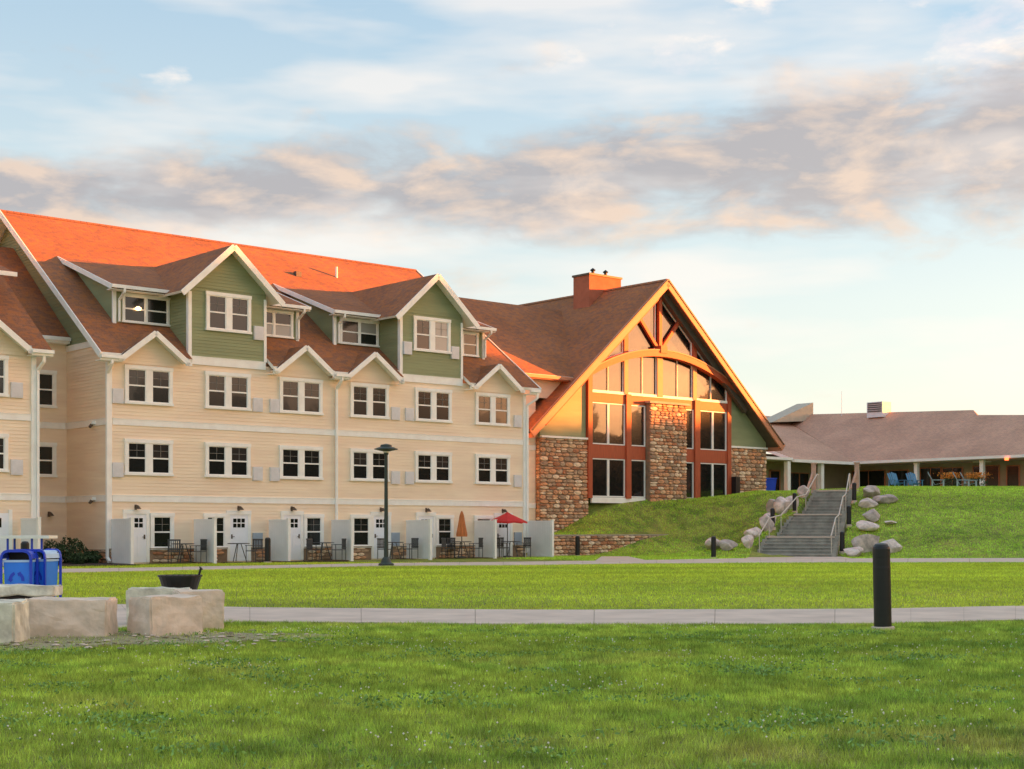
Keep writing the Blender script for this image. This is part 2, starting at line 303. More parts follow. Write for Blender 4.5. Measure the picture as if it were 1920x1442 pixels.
# ---------------------------------------------------------------- mesh builder
class MB:
    def __init__(s): s.v=[];s.f=[];s.m=[];s.mats=[]
    def mi(s,m):
        if m not in s.mats: s.mats.append(m)
        return s.mats.index(m)
    def face(s,pts,m):
        i=len(s.v); s.v+= [tuple(p) for p in pts]; s.f.append(tuple(range(i,i+len(pts)))); s.m.append(s.mi(m))
    def polys(s,verts,faces,m):
        i=len(s.v); s.v+=[tuple(p) for p in verts]; k=s.mi(m)
        for f in faces: s.f.append(tuple(i+j for j in f)); s.m.append(k)
    def prism(s,pts,vec,m,mt=None):
        vec=Vector(vec); a=[Vector(p) for p in pts]; n=len(a); b=[p+vec for p in a]
        # orient outward
        nr=(a[1]-a[0]).cross(a[2]-a[0])
        if nr.dot(vec)>0: a=a[::-1]; b=b[::-1]
        s.polys(a+b,[tuple(range(n)),tuple(range(2*n-1,n-1,-1))]+[((i+1)%n,i,n+i,n+(i+1)%n) for i in range(n)],m)
    def box(s,x0,x1,y0,y1,z0,z1,m):
        if x0>x1:x0,x1=x1,x0
        if y0>y1:y0,y1=y1,y0
        if z0>z1:z0,z1=z1,z0
        v=[(x0,y0,z0),(x1,y0,z0),(x1,y1,z0),(x0,y1,z0),(x0,y0,z1),(x1,y0,z1),(x1,y1,z1),(x0,y1,z1)]
        s.polys(v,[(0,3,2,1),(4,5,6,7),(0,1,5,4),(1,2,6,5),(2,3,7,6),(3,0,4,7)],m)
    def lb(s,s0,s1,d0,d1,z0,z1,m): s.box(s0,s1,-d0,-d1,z0,z1,m)      # building-frame box (s,d,z)
    def beam(s,p,q,w,h,m,up=(0,0,1)):
        p=Vector(p);q=Vector(q); a=(q-p).normalized(); up=Vector(up); r=a.cross(up)
        if r.length<1e-4: r=a.cross(Vector((1,0,0)))
        r.normalize(); t=r.cross(a).normalized(); r*=w/2;t*=h/2
        v=[p-r-t,p+r-t,p+r+t,p-r+t,q-r-t,q+r-t,q+r+t,q-r+t]
        s.polys(v,[(0,1,2,3),(7,6,5,4),(1,0,4,5),(2,1,5,6),(3,2,6,7),(0,3,7,4)],m)
    def tube(s,p,q,r0,r1,m,n=10,caps=True):
        p=Vector(p);q=Vector(q); a=(q-p).normalized(); x=a.cross(Vector((0,0,1)))
        if x.length<1e-3: x=Vector((1,0,0))
        x.normalize(); y=a.cross(x); v=[];f=[]
        for c,r in ((p,r0),(q,r1)):
            for i in range(n):
                t=2*math.pi*i/n; v.append(c+x*math.cos(t)*r+y*math.sin(t)*r)
        for i in range(n): j=(i+1)%n; f.append((i,j,n+j,n+i))
        if caps: f+= [tuple(range(n-1,-1,-1)),tuple(range(n,2*n))]
        s.polys(v,f,m)
    def lathe(s,prof,m,c=(0,0,0),n=20):
        v=[];f=[]
        for r,z in prof:
            for i in range(n):
                t=2*math.pi*i/n; v.append((c[0]+r*math.cos(t),c[1]+r*math.sin(t),c[2]+z))
        for k in range(len(prof)-1):
            for i in range(n):
                j=(i+1)%n; f.append((k*n+i,k*n+j,(k+1)*n+j,(k+1)*n+i))
        f+= [tuple(range(n-1,-1,-1)),tuple((len(prof)-1)*n+i for i in range(n))]
        s.polys(v,f,m)
    def mesh(s,name,smooth=False):
        me=bpy.data.meshes.new(name); me.from_pydata(s.v,[],s.f)
        for m in s.mats: me.materials.append(m)
        me.polygons.foreach_set('material_index',s.m)
        if smooth: me.polygons.foreach_set('use_smooth',[True]*len(s.f))
        uvl=me.uv_layers.new(name='UVMap'); uv=np.zeros((len(me.loops),2))
        co=s.v
        for p in me.polygons:
            n=p.normal
            if abs(n.z)>.999: t=Vector((1,0,0))
            else: t=Vector((-n.y,n.x,0)).normalized()
            b=n.cross(t)
            for li in p.loop_indices:
                c=Vector(co[me.loops[li].vertex_index]); uv[li]=(c.dot(t),c.dot(b))
        uvl.data.foreach_set('uv',uv.ravel()); me.update(); return me
def obj(name,mb,parent=None,loc=None,rot=None,smooth=False,label=None):
    me=mb.mesh(name,smooth) if isinstance(mb,MB) else mb
    o=bpy.data.objects.new(name,me); scene.collection.objects.link(o)
    if parent is not None:
        o.parent=parent
        if loc is None and 'origin' in parent: ori=parent['origin']; o.location=(-ori[0],-ori[1],-ori[2])
    if loc is not None: o.location=loc
    if rot is not None: o.rotation_euler=rot
    if label: o['label']=label
    return o
def tag(o,label,cat,group=None):
    o['label']=label; o['category']=cat
    if group: o['group']=group
    return o
def thing(name,label,cat,loc=(0,0,0),rz=0,group=None):
    o=bpy.data.objects.new(name,None); scene.collection.objects.link(o); o.location=loc; o.rotation_euler=(0,0,rz); o.empty_display_size=.3
    return tag(o,label,cat,group)
def struct(name,mb,kind='structure',smooth=False,label=None,cat=None):
    o=obj(name,mb,smooth=smooth); o['kind']=kind
    if label: o['label']=label
    if cat: o['category']=cat
    return o
def bthing(name,label,cat,o):          # a thing in the building frame; o = (s,d,z) origin
    t=thing(name,label,cat,W(*o),RZ); t['origin']=(o[0],-o[1],o[2]); return t
def dup(root,loc,rz,label=None,group=None):
    r=root.copy(); scene.collection.objects.link(r); r.location=loc; r.rotation_euler=(0,0,rz)
    if label: r['label']=label
    if group: r['group']=group
    def rec(a,b):
        for ch in a.children:
            c=ch.copy(); scene.collection.objects.link(c); c.parent=b; rec(ch,c)
    rec(root,r); return r
# ---------------------------------------------------------------- ground
GRASS_G=grass_mat('lawn_ground',(.27,.30,.06),(.13,.18,.035),(.30,.22,.09),False,0)
GRASS_B=grass_mat('lawn_blades',(.52,.68,.11),(.24,.43,.07),(.66,.48,.19),True)
GRASS_H=grass_mat('lawn_blades_fine',(.62,.76,.08),(.44,.61,.07),(.60,.60,.12),True)
GRASS_HILL=grass_mat('lawn_blades_hill',(.52,.78,.10),(.36,.62,.07),(.52,.62,.11),True)
def lines(lo,hi,step,ext):
    a=list(np.arange(lo,hi+1e-6,step)); st=step
    x=hi
    while x<ext: st*=1.5; x+=st; a.append(x)
    st=step; x=lo; b=[]
    while x>-ext: st*=1.5; x-=st; b.append(x)
    return np.array(b[::-1]+a)
sl=lines(19,66,.5,900); dl=np.sort(np.r_[lines(-14,38,.5,900),[-.12,-.3,-2.85,-3.25,-3.35]])
S_,D_=np.meshgrid(sl,dl,indexing='ij'); H_=height(S_,D_)
X_=P0.x+S_*U.x+D_*NV.x; Y_=P0.y+S_*U.y+D_*NV.y
lt,lo_=stair_lt(X_,Y_)
for a,b,z in SP:
    k=(lt>=a-.45)&(lt<=b+.1)&(lo_<2.0)&(lo_>stair_left(lt)-.3); H_[k]=np.minimum(H_[k],z-.32)
k=(lt>ST_L+.1)&(lt<ST_L+3)&(lo_<2.2)&(lo_>-.3); H_[k]=np.minimum(H_[k],3.30)
# small undulation of the open lawn
und=.03*np.sin(X_*.23+1)*np.cos(Y_*.19); und[(Y_>45)|(Y_<0)|(np.abs(X_)>60)]=0
nS,nD=S_.shape
gm=bpy.data.meshes.new('ground'); idx=np.arange(nS*nD).reshape(nS,nD)
F_=np.stack([idx[:-1,:-1],idx[:-1,1:],idx[1:,1:],idx[1:,:-1]],-1).reshape(-1,4)[:, ::-1]
gm.from_pydata(np.stack([X_,Y_,H_],-1).reshape(-1,3).tolist(),[],F_.tolist()); gm.materials.append(GRASS_G)
gm.polygons.foreach_set('use_smooth',[True]*len(gm.polygons)); gm.update()
if gm.polygons[0].normal.z<0: gm.flip_normals()
go=bpy.data.objects.new('ground',gm); scene.collection.objects.link(go); go['kind']='structure'
def strip(name,far,near,z,m,th=.05):
    """paved strip between two polylines (world XY)"""
    mb=MB()
    for i in range(len(far)-1):
        a,b,c,d=near[i],near[i+1],far[i+1],far[i]
        mb.prism([(a[0],a[1],z),(b[0],b[1],z),(c[0],c[1],z),(d[0],d[1],z)],(0,0,-th),m)
    return struct(name,mb)
def gp(x,y):      # ground point seen at a given place of the survey photograph (flat ground)
    Y=2750*1.36/(y-991); return ((x-960)/2750*Y,Y)
# near path: split into slabs with joints
NP_F=[gp(x,y) for x,y in ((-260,1128),(112,1133),(400,1141.5),(1000,1147),(1640,1145),(1920,1139.5),(2300,1131))]
NP_N=[gp(x,y) for x,y in ((-260,1187),(150,1187),(400,1168.5),(1000,1174.5),(1640,1173),(1920,1166),(2300,1156))]
def slabs(name,F,N,z,w=1.5,th=.06):
    root=MB(); 
    def lerp(P,t):
        t=t*(len(P)-1); i=min(int(t),len(P)-2); f=t-i; return (P[i][0]*(1-f)+P[i+1][0]*f,P[i][1]*(1-f)+P[i+1][1]*f)
    L=sum(math.dist(F[i],F[i+1]) for i in range(len(F)-1)); n=max(2,int(L/w)); first=None
    par=struct(name,MB_under(F,N,z-.02))
    for i in range(n):
        t0=i/n+.00012; t1=(i+1)/n-.00012
        a,b,c,d=lerp(N,t0),lerp(N,t1),lerp(F,t1),lerp(F,t0)
        mb=MB(); zz=z+random.uniform(-.003,.003); mb.prism([(a[0],a[1],zz),(b[0],b[1],zz),(c[0],c[1],zz),(d[0],d[1],zz)],(0,0,-th),CONC)
        obj('paving_slab',mb,par)
    return par
def MB_under(F,N,z):
    mb=MB()
    for i in range(len(F)-1):
        mb.face([(N[i][0],N[i][1],z),(N[i+1][0],N[i+1][1],z),(F[i+1][0],F[i+1][1],z),(F[i][0],F[i][1],z)],MORTAR)
    return mb
slabs('path',NP_F,NP_N,.035)
FP_F=[gp(x,y) for x,y in ((-300,1072),(110,1068.5),(480,1062),(720,1057),(980,1054.5),(1200,1051.5),(1410,1047.5),(1560,1048.3),(1920,1047.5),(2400,1046))]
FP_N=[gp(x,y) for x,y in ((-300,1079),(110,1075.5),(480,1067.5),(720,1062.5),(980,1061),(1200,1058),(1410,1057),(1560,1056.5),(1920,1056),(2400,1055))]
slabs('far_path',FP_F,FP_N,.03,2.2)
mb=MB(); q=[gp(x,y) for x,y in ((1115,1053.5),(1215,1052.5),(1178,1044.5),(1128,1044.5))]
mb.prism([(p[0],p[1],.034) for p in q],(0,0,-.05),CONC); struct('side_path',mb)
mb=MB(); q=[gp(x,y) for x,y in ((1395,1048.5),(1600,1049.0),(1572,1044.2),(1412,1044.2))]
mb.prism([(p[0],p[1],.036) for p in q],(0,0,-.05),CONC); struct('stair_apron',mb)
# patios along the hotel
mb=MB()
for a,b in ((0.1,3.5),(3.7,6.95),(7.1,10.0),(10.2,13.95),(14.15,17.9),(18.05,21.0)): mb.lb(a,b,.05,1.75,-.02,.045,CONC)
mb.lb(-.6,3.6,1.75,2.9,-.02,.04,CONC)
struct('patio',mb)
mb=MB(); 
for q in ([(-2.7,-3.6),(-.06,-3.6),(-.06,-.1),(-2.7,-.1)],[(-2.7,-.1),(.0,-.1),(.0,1.5),(-.3,3.2),(-3.0,3.2)],[(3.8,1.8),(9.5,1.8),(9.5,2.2),(4.2,2.3)]):
    mb.prism([W(s,d,.05)[:] for s,d in q],(0,0,-.06),MULCH)
struct('mulch_bed',mb)
# worn gravel round the stone seats
mb=MB(); pts=[]
for i in range(40):
    t=2*math.pi*i/40; r=1+.22*math.sin(3*t+1)+.12*math.sin(7*t); pts.append((-5.5+2.55*r*math.cos(t),17.9+1.35*r*math.sin(t)*1.15,.028))
mb.prism(pts,(0,0,-.04),GRAVEL); struct('worn_ground',mb)
# ---------------------------------------------------------------- stone walling
def stone_unit(k):
    r=random.Random(k); m=MB(); j=lambda a:r.uniform(-a,a)
    # unit block: x -.5...5, y 0..-1 outward, z -.5...5 ; chamfered front face
    n=8; back=[];front=[];ff=[]
    for i in range(n):
        t=2*math.pi*(i+.5)/n; c=math.cos(t);s_=math.sin(t); q=max(abs(c),abs(s_)); c/=q;s_/=q
        x=.5*c*(1-.0)*(.97+j(.035)); z=.5*s_*(.95+j(.06))
        if abs(c)>.9 and abs(s_)>.3 or abs(s_)>.9 and abs(c)>.3: x*=.97; z*=.95
        back.append((x,0.0,z)); front.append((x*.99,-.62+j(.12),z*.98)); ff.append((x*.86,-.95+j(.14),z*.78))
    m.polys(back+front+ff,[tuple(range(2*n,3*n))]+[((i+1)%n,i,n+i,n+(i+1)%n)[::-1] for i in range(n)]+[(n+(i+1)%n,n+i,2*n+i,2*n+(i+1)%n)[::-1] for i in range(n)],STONE)
    me=m.mesh('stone',False)
    return me
STM=[stone_unit(k) for k in range(8)]
for me in STM:   # consistent outward normals
    import bmesh as _b; bm=_b.new(); bm.from_mesh(me); _b.ops.recalc_face_normals(bm,faces=bm.faces); bm.to_mesh(me); bm.free()
def layout(x0,x1,z0,z1,hmin=.12,hmax=.27,wmin=.22,wmax=.62,mask=None,seed=1):
    r=random.Random(seed); z=z0; out=[]
    while z<z1-.05:
        h=min(r.uniform(hmin,hmax),z1-z)
        if z1-(z+h)<.07: h=z1-z
        x=x0
        while x<x1-.02:
            w=r.uniform(wmin,wmax)*(1.0+.6*(hmin*1.4-h)); w=max(w,wmin)
            if x1-(x+w)<wmin*.8: w=x1-x
            cx,cz=x+w/2,z+h/2
            if h>.2 and r.random()<.35: parts=((cx,z+h*.25,w,h*.5),(cx,z+h*.75,w,h*.5))
            else: parts=((cx,cz,w,h),)
            for a,b,c,d in parts:
                if mask is None or mask(a,b,c,d): out.append((a+r.uniform(-.01,.01),b+r.uniform(-.012,.012),c*.975,d*.95))
            x+=w
        z+=h
    return out
def put_stones(parent,items,place,depth=.07,limit=300,used=[0]):
    """items: (x,z,w,h); place(x,z)->(s,d,z,face_rot) in building frame"""
    ori=Vector(parent['origin']) if 'origin' in parent else Vector((0,0,0))
    items=sorted(items,key=lambda t:-t[2]*t[3]); rest=MB(); n=0
    for k,(x,z,w,h) in enumerate(items):
        s,d,zz,fr=place(x,z); me=STM[random.randrange(8)]; dp=depth*random.uniform(.75,1.25)
        p=Vector((s,-d,zz))-ori
        if n<limit:
            o=bpy.data.objects.new('stone',me); scene.collection.objects.link(o); o.parent=parent; o.location=p; o.rotation_euler=(0,random.uniform(-.035,.035),fr); o.scale=(w,dp,h); n+=1
        else:
            M_=Matrix.Translation(p)@Matrix.Rotation(fr,4,'Z')@Matrix.Diagonal((w,dp,h,1))
            rest.polys([M_@v.co for v in me.vertices],[tuple(f.vertices) for f in me.polygons],STONEJ)
    if rest.f:
        o=obj('stonework',rest,parent,loc=(0,0,0)); o['kind']='stuff'
# ---------------------------------------------------------------- siding helper
def siding(mb,a,b,z0,z1,m,axis='s',at=0.0,out=1,exp=.13,clip=None):
    """lap boards. axis 's': wall spans s in [a,b] at d=at facing +d ; axis 'd': spans d in [a,b] at s=at facing -s(out=-1)"""
    z=z0
    while z<z1-1e-4:
        zt=min(z+exp,z1)
        ea0,eb0,ea1,eb1=a,b,a,b
        if clip:
            c0=clip(z); c1=clip(zt)
            if c0 is None: z=zt; continue
            ea0,eb0=c0; 
            if c1 is None: c1=((c0[0]+c0[1])/2,)*2
            ea1,eb1=c1
        lo,hi=.017,.0
        def P(t,off,zz): return (t,-(at+off),zz) if axis=='s' else (at+out*off,-t,zz)
        f=[P(ea0,lo,z),P(eb0,lo,z),P(eb1,hi,zt),P(ea1,hi,zt)]; g=[P(ea0,0,z),P(eb0,0,z),P(eb0,lo,z),P(ea0,lo,z)]
        if axis=='d': f=f[::-1]; g=g[::-1]
        if axis=='d' : pass
        mb.face(f,m); mb.face(g,m); z=zt
# ---------------------------------------------------------------- windows / doors (building frame, facing +d)
def window(parent,s0,s1,z0,z1,d,lights=2,trim=.13,glass=(GL_D,GL_D),mull=.26,grid=True,sash=TRIM,label=None,head=.04):
    f=MB(); F=d+.07
    f.lb(s0,s0+trim,d-.02,F,z0,z1,TRIM); f.lb(s1-trim,s1,d-.02,F,z0,z1,TRIM)
    f.lb(s0-.02,s1+.02,d-.02,F+.015,z1,z1+trim*.8+head,TRIM); f.lb(s0-.03,s1+.03,d-.02,F+.03,z0-trim*.7,z0,TRIM)
    w=(s1-s0-2*trim-(lights-1)*mull)/lights; cells=[]
    for i in range(lights):
        a=s0+trim+i*(w+mull)
        if i: f.lb(a-mull,a,d-.02,F-.006,z0,z1,TRIM)
        b=a+w; zm=(z0+z1)/2; t=.035
        for (p,q,r,s_) in ((a,a+t,z0,z1),(b-t,b,z0,z1),(a+t,b-t,z0,z0+t),(a+t,b-t,z1-t,z1),(a+t,b-t,zm-.028,zm+.028)): f.lb(p,q,d-.01,F-.022,r,s_,sash)
        if grid:
            f.lb((a+b)/2-.008,(a+b)/2+.008,d,F-.036,zm+.028,z1-t,MUNT); f.lb(a+t,b-t,d,F-.034,(zm+z1)/2-.008,(zm+z1)/2+.008,MUNT)
        cells.append((a+t*.5,b-t*.5,z0+t*.5,zm,0)); cells.append((a+t*.5,b-t*.5,zm,z1-t*.5,1))
    wo=obj('window',f,parent,label=label)
    for (a,b,c,e,k) in cells:
        p=MB(); p.lb(a,b,d-.005,d+.022,c,e,glass[k] if not callable(glass) else glass(k)); obj('pane',p,wo,loc=(0,0,0))
    return wo
def roof_slab(mb,pts,m,t=.14,under=None):
    """pts in building (s,d,z)"""
    a=[Vector((p[0],-p[1],p[2])) for p in pts]; n=(a[1]-a[0]).cross(a[2]-a[0]).normalized()
    if n.z<0: a=a[::-1]; n=-n
    b=[p-n*t for p in a]; k=len(a)
    mb.polys(a+b,[tuple(range(k))],m); u=under or TRIM
    mb.polys(a+b,[tuple(range(2*k-1,k-1,-1))],u)
    mb.polys(a+b,[(i,(i+k),(i+1)%k+k,(i+1)%k)for i in range(k)],u)
# ================================================================= HOTEL
hotel=bthing('hotel','cream lap-sided lodging block with white belt boards, green dormers and brown shingle roof','hotel',(10.4,0,0))
OR=Vector(hotel['origin'])
w=MB()
siding(w,0.0,21.1,.0,8.02,CREAM,'s',0.0)
siding(w,-17.5,0,0,8.13,CREAM,'d',0.0,-1); siding(w,-17.5,-.75,8.13,8.5,CREAM,'d',0.0,-1)
w.lb(.01,21.1,-17.5,-.01,0,8.0,CREAM)
obj('wall',w,hotel)
# gable end (left) in green above the belt
w=MB(); RS=.71; RD=-9.25; RZ0=8.0; 
def roofz(d): return RZ0+RS*(.5-d) if d>RD else RZ0+RS*(.5-RD)-RS*(RD-d)
def clipg(z):
    h=roofz(RD)-z-.22
    if h<=0: return None
    return (max(-17.5,RD-h/RS),min(-.02,RD+h/RS))
siding(w,0,0,8.62,15.0,GREEN,'d',0.0,-1,clip=clipg)
w.prism([(.02,-p[0],p[1]) for p in ((-.6,8.3),(-.6,roofz(-.6)-.25),(RD,roofz(RD)-.25),(-17.5,roofz(-17.5)-.25),(-17.5,8.3))],(.1,0,0),GREEN)
obj('gable_wall',w,hotel)
# belts and corner boards
def belt(z,parts,h=.22,name='belt_board'):
    for (ax,a,b,at) in parts:
        m=MB()
        if ax=='s': m.lb(a,b,at,at+.045,z-h/2,z+h/2,TRIM); m.lb(a-.0,b,at,at+.06,z+h/2,z+h/2+.03,TRIM)
        else: m.lb(at-.045,at,a,b,z-h/2,z+h/2,TRIM); m.lb(at-.06,at,a,b,z+h/2,z+h/2+.03,TRIM)
        obj(name,m,hotel)
for z in (2.5,5.43): belt(z,[('s',.16,20.94,0),('d',-3.72,-.16,0),('s',-2.8,-.08,-3.72),('s',-14,-2.96,-.2),('s',21.12,24.6,-3.2)])
belt(8.5,[('d',-3.72,-.75,0)],.2); belt(8.02,[('s',3.4,6.88,0.02),('s',13.7,17.26,0.02)],.3)
for (s,d,z0,z1) in ((0,0,0,7.75),(21.1,0,0,7.75)):
    m=MB(); a=-1 if s==0 else 1
    m.lb(s-(.03 if s==0 else .13),s+(.13 if s==0 else .03),-.0,.05,z0,z1,TRIM)
    if s==0: m.lb(s-.05,s-.001,-.14,.049,z0,z1,TRIM)
    obj('corner_board',m,hotel)
# main roof
r=MB(); rz=roofz(RD)
roof_slab(r,[(-.55,RD,rz),(21.6,RD,rz),(21.6,0,roofz(0)),(-.55,0,roofz(0))],SHING)
roof_slab(r,[(-.55,RD,rz),(21.6,RD,rz),(21.6,-19,roofz(-19)),(-.55,-19,roofz(-19))],SHING)
for a,b in ((-.55,.31),(3.13,3.3),(6.98,7.17),(9.99,10.67),(13.49,13.6),(17.36,17.69),(20.51,21.6)): roof_slab(r,[(a,0,roofz(0)),(b,0,roofz(0)),(b,.5,roofz(.5)),(a,.5,roofz(.5))],SHING)
main_roof=obj('roof',r,hotel)
m=MB(); 
for i in range(74):
    a=-.55+i*.3; m.prism([(a,-(RD+.16),rz-.09),(a,-(RD),rz+.03),(a,-(RD-.16),rz-.09)],(.285,0,0),SHING)
obj('ridge_cap',m,main_roof,loc=(0,0,0))
for s in (-.57,21.62):
    for q in ((.52,roofz(.52)),(-19,roofz(-19))): m=MB(); m.beam((s,-q[0],q[1]-.1),(s,-RD,rz-.1),.04,.24,TRIM,up=(0,0,1)); obj('rake_board',m,hotel)
def gutter(a,b,d,z,parent=hotel,mt=TRIM):
    m=MB(); m.lb(a,b,d-.02,d+.10,z-.07,z+.06,mt); m.lb(a,b,d-.03,d+.0,z-.16,z+.04,mt); m.lb(a,b,d-.45,d-.03,z-.17,z-.14,mt); obj('gutter',m,parent)
gutter(-.55,.35,.5,7.86); gutter(6.98,7.2,.5,7.86); gutter(10.0,10.75,.5,7.86); gutter(13.5,13.6,.5,7.86); gutter(17.36,17.5,.5,7.86); gutter(21.0,21.6,.5,7.86)
def downspout(pts,parent=hotel,r=.055,mt=TRIM):
    m=MB()
    for i in range(len(pts)-1): m.beam(pts[i],pts[i+1],r*2,r*1.6,mt)
    obj('downspout',m,parent)
def dsp(s,ztop,zb=.15,d=.0,k=.5): downspout([(s,-(d+k),ztop),(s-.0,-(d+k),ztop-.15),(s-.0,-(d+.1),ztop-.5),(s,-(d+.1),zb+.15),(s,-(d+.3),zb)])
dsp(10.33,7.8); dsp(-.09,7.75,.1)
# gablets over the third-floor windows
def gablet(sc,hw,za,ze,d0,parent=hotel,wallm=CREAM,facez=7.7,face_d=.03,name='small_gable'):
    m=MB(); k=(za-ze)/hw
    def db(z): return .5-(z-RZ0)/RS
    for sg in (-1,1):
        roof_slab(m,[(sc,d0,za),(sc+sg*hw,d0,ze),(sc+sg*hw,-.25,ze),(sc,db(za)-.1,za)],SHING,.07)
        m.beam((sc,-(d0+.02),za-.08),(sc+sg*(hw+.02),-(d0+.02),ze-.09),.05,.2,TRIM)
        j=(8.355-ze)/k-.02; roof_slab(m,[(sc+sg*(hw+.01),d0,ze+.12),(sc+sg*(hw+.01),d0-.5,8.355-(.065 if d0<.5 else 0)),(sc+sg*(hw-j),d0-.5,8.355-(.065 if d0<.5 else 0))],SHING,.05)
        m.lb(sc+sg*hw-.12,sc+sg*hw+.12,d0-.03,d0+.045,ze-.15,ze-.02,TRIM)
    o=obj(name,m,parent)
    g=MB(); siding(g,0,0,facez,za-.15,wallm,'s',face_d,clip=lambda z:(lambda h:None if h<=0 else (sc-min(h/k,hw-.02),sc+min(h/k,hw-.02)))(za-.1-z))
    obj('gable_face',g,o,loc=(0,0,0))
for sc in (1.72,8.58,12.08,19.1): gablet(sc,1.42,8.98,7.88,.5)
# big dormers
def dormer(sc):
    s0,s1=sc-1.75,sc+1.75
    w=MB(); siding(w,s0,s1,8.2,10.95,GREEN,'s',.03)
    k=.91; za=12.75
    siding(w,0,0,10.95,za-.2,GREEN,'s',.03,clip=lambda z:(lambda h:None if h<=0 else (sc-min(h/k,1.75),sc+min(h/k,1.75)))(za-.14-z))
    siding(w,-6,.03,8.2,10.85,GREEN,'d',s0,-1); w.lb(s0+.01,s1,-6,.02,8.2,10.8,GREEN)
    for s in (s0-.02,s1-.1): w.lb(s,s+.12,.0,.075,8.17,10.75,TRIM)
    w.lb(s0-.05,s0-.02,-.1,.074,8.17,10.75,TRIM)
    o=obj('dormer',w,hotel)
    r=MB()
    for sg in (-1,1):
        roof_slab(r,[(sc,.5,za),(sc+sg*2.27,.5,za-2.27*k),(sc+sg*2.27,-3.2,za-2.27*k),(sc,-6.35,za)],SHING,.1)
        r.beam((sc,-.53,za-.1),(sc+sg*2.3,-.53,za-2.3*k-.1),.05,.23,TRIM)
    obj('dormer_roof',r,o,loc=(0,0,0))
    return o
dormer(5.14); dormer(15.5)
# shed dormers on both sides
def shed(s0,s1,left,g0,g1):
    r=MB(); ze=10.86; zt=12.63; de,dt=-1.05,-6.05
    roof_slab(r,[(s0,de,ze),(s1,de,ze),(s1,dt,zt),(s0,dt,zt)],SHING,.07)
    e=s0 if left else s1
    r.beam((e,-de,ze-.08),(e,-dt,zt-.08),.05,.19,TRIM)
    o=obj('shed_dormer',r,hotel)
    w=MB(); ws=s0+.35 if left else s1-.35; wi=s1 if left else s0
    a,b=min(ws,wi),max(ws,wi)
    w.lb(a,b,-1.7,-1.58,9.3,10.75,GREEN)
    w.prism([(ws,1.58,9.3),(ws,1.58,10.78),(ws,6.0,12.45),(ws,6.0,12.2)],(.08 if left else -.08,0,0),GREEN)
    w.lb(ws-.06,ws+.08,-1.6,-1.5,9.3,10.7,TRIM)
    obj('dormer_wall',w,o,loc=(0,0,0))
    m=MB(); m.lb(g0,g1,de-.02,de+.1,ze-.12,ze+.01,TRIM); m.lb(g0,g1,de-.4,de-.02,ze-.18,ze-.15,TRIM); obj('gutter',m,o,loc=(0,0,0))
shed(.62,4.9,True,.62,3.1); shed(5.5,9.75,False,7.3,9.75); shed(10.98,15.3,True,10.98,13.4); shed(15.8,20.15,False,17.6,20.15)
for s,e in ((1.15,1.15),(9.42,9.42),(11.5,11.5),(19.85,19.85)): downspout([(s,.98,10.74),(s,1.0,10.6),(s,1.45,10.35),(s,1.45,9.5)],r=.045)
GV=lambda k: random.choice((GL_D,GL_D,GL_M) if k==0 else (GL_D,GL_M,GL_D))
WS=[(.65,2.66),(4.1,6.15),(7.54,9.64),(11.08,13.09),(14.56,16.61),(18.04,20.1)]
for i,(a,b) in enumerate(WS):
    window(hotel,a,b,6.24,7.5,.02,glass=lambda k:random.choice((GL_M,GL_M,GL_D)))
    window(hotel,a,b,3.5,4.66,.02,glass=lambda k:GL_D if k==0 else random.choice((GL_D,GL_D,GL_M)))
window(hotel,4.12,6.16,9.36,10.68,.05,glass=lambda k:GL_M); window(hotel,14.45,16.52,9.36,10.68,.05,glass=lambda k:random.choice((GL_M,GL_B)))
window(hotel,1.32,3.36,9.56,10.56,-1.58,trim=.09,mull=.08,grid=False,glass=lambda k:GL_D)
window(hotel,7.3,9.2,9.56,10.56,-1.58,trim=.09,mull=.08,grid=False,glass=(GL_B,GL_M))
window(hotel,11.62,13.7,9.56,10.56,-1.58,trim=.09,mull=.08,grid=False,glass=lambda k:random.choice((GL_B,GL_D)))
window(hotel,17.6,19.5,9.56,10.56,-1.58,trim=.09,mull=.08,grid=False,glass=(GL_M,GL_M))
m=MB(); m.lathe([(.0,-.1),(.09,-.08),(.13,0),(.05,.06)],GLOWL,(1.95,1.44,10.1),12); obj('ceiling_lamp',m,hotel,label='small lit ceiling lamp behind dormer window')
# air-conditioner grilles
def grille(s,z,d=.0,w=.44,h=.56,m_=GREYB):
    m=MB(); m.lb(s-w/2,s+w/2,d,d+.09,z-h/2,z+h/2,m_)
    for k in range(7): m.lb(s-w/2+.03,s+w/2-.03,d+.09,d+.1,z-h/2+.05+k*.07,z-h/2+.085+k*.07,m_)
    obj('air_conditioner_grille',m,hotel)
for s in (.36,6.5,7.3,13.48,14.24,20.6):
    grille(s,3.6); 
    grille(s,6.42)
grille(6.52,9.35,.05); grille(14.1,9.35,.05); grille(16.78,9.35,.05)
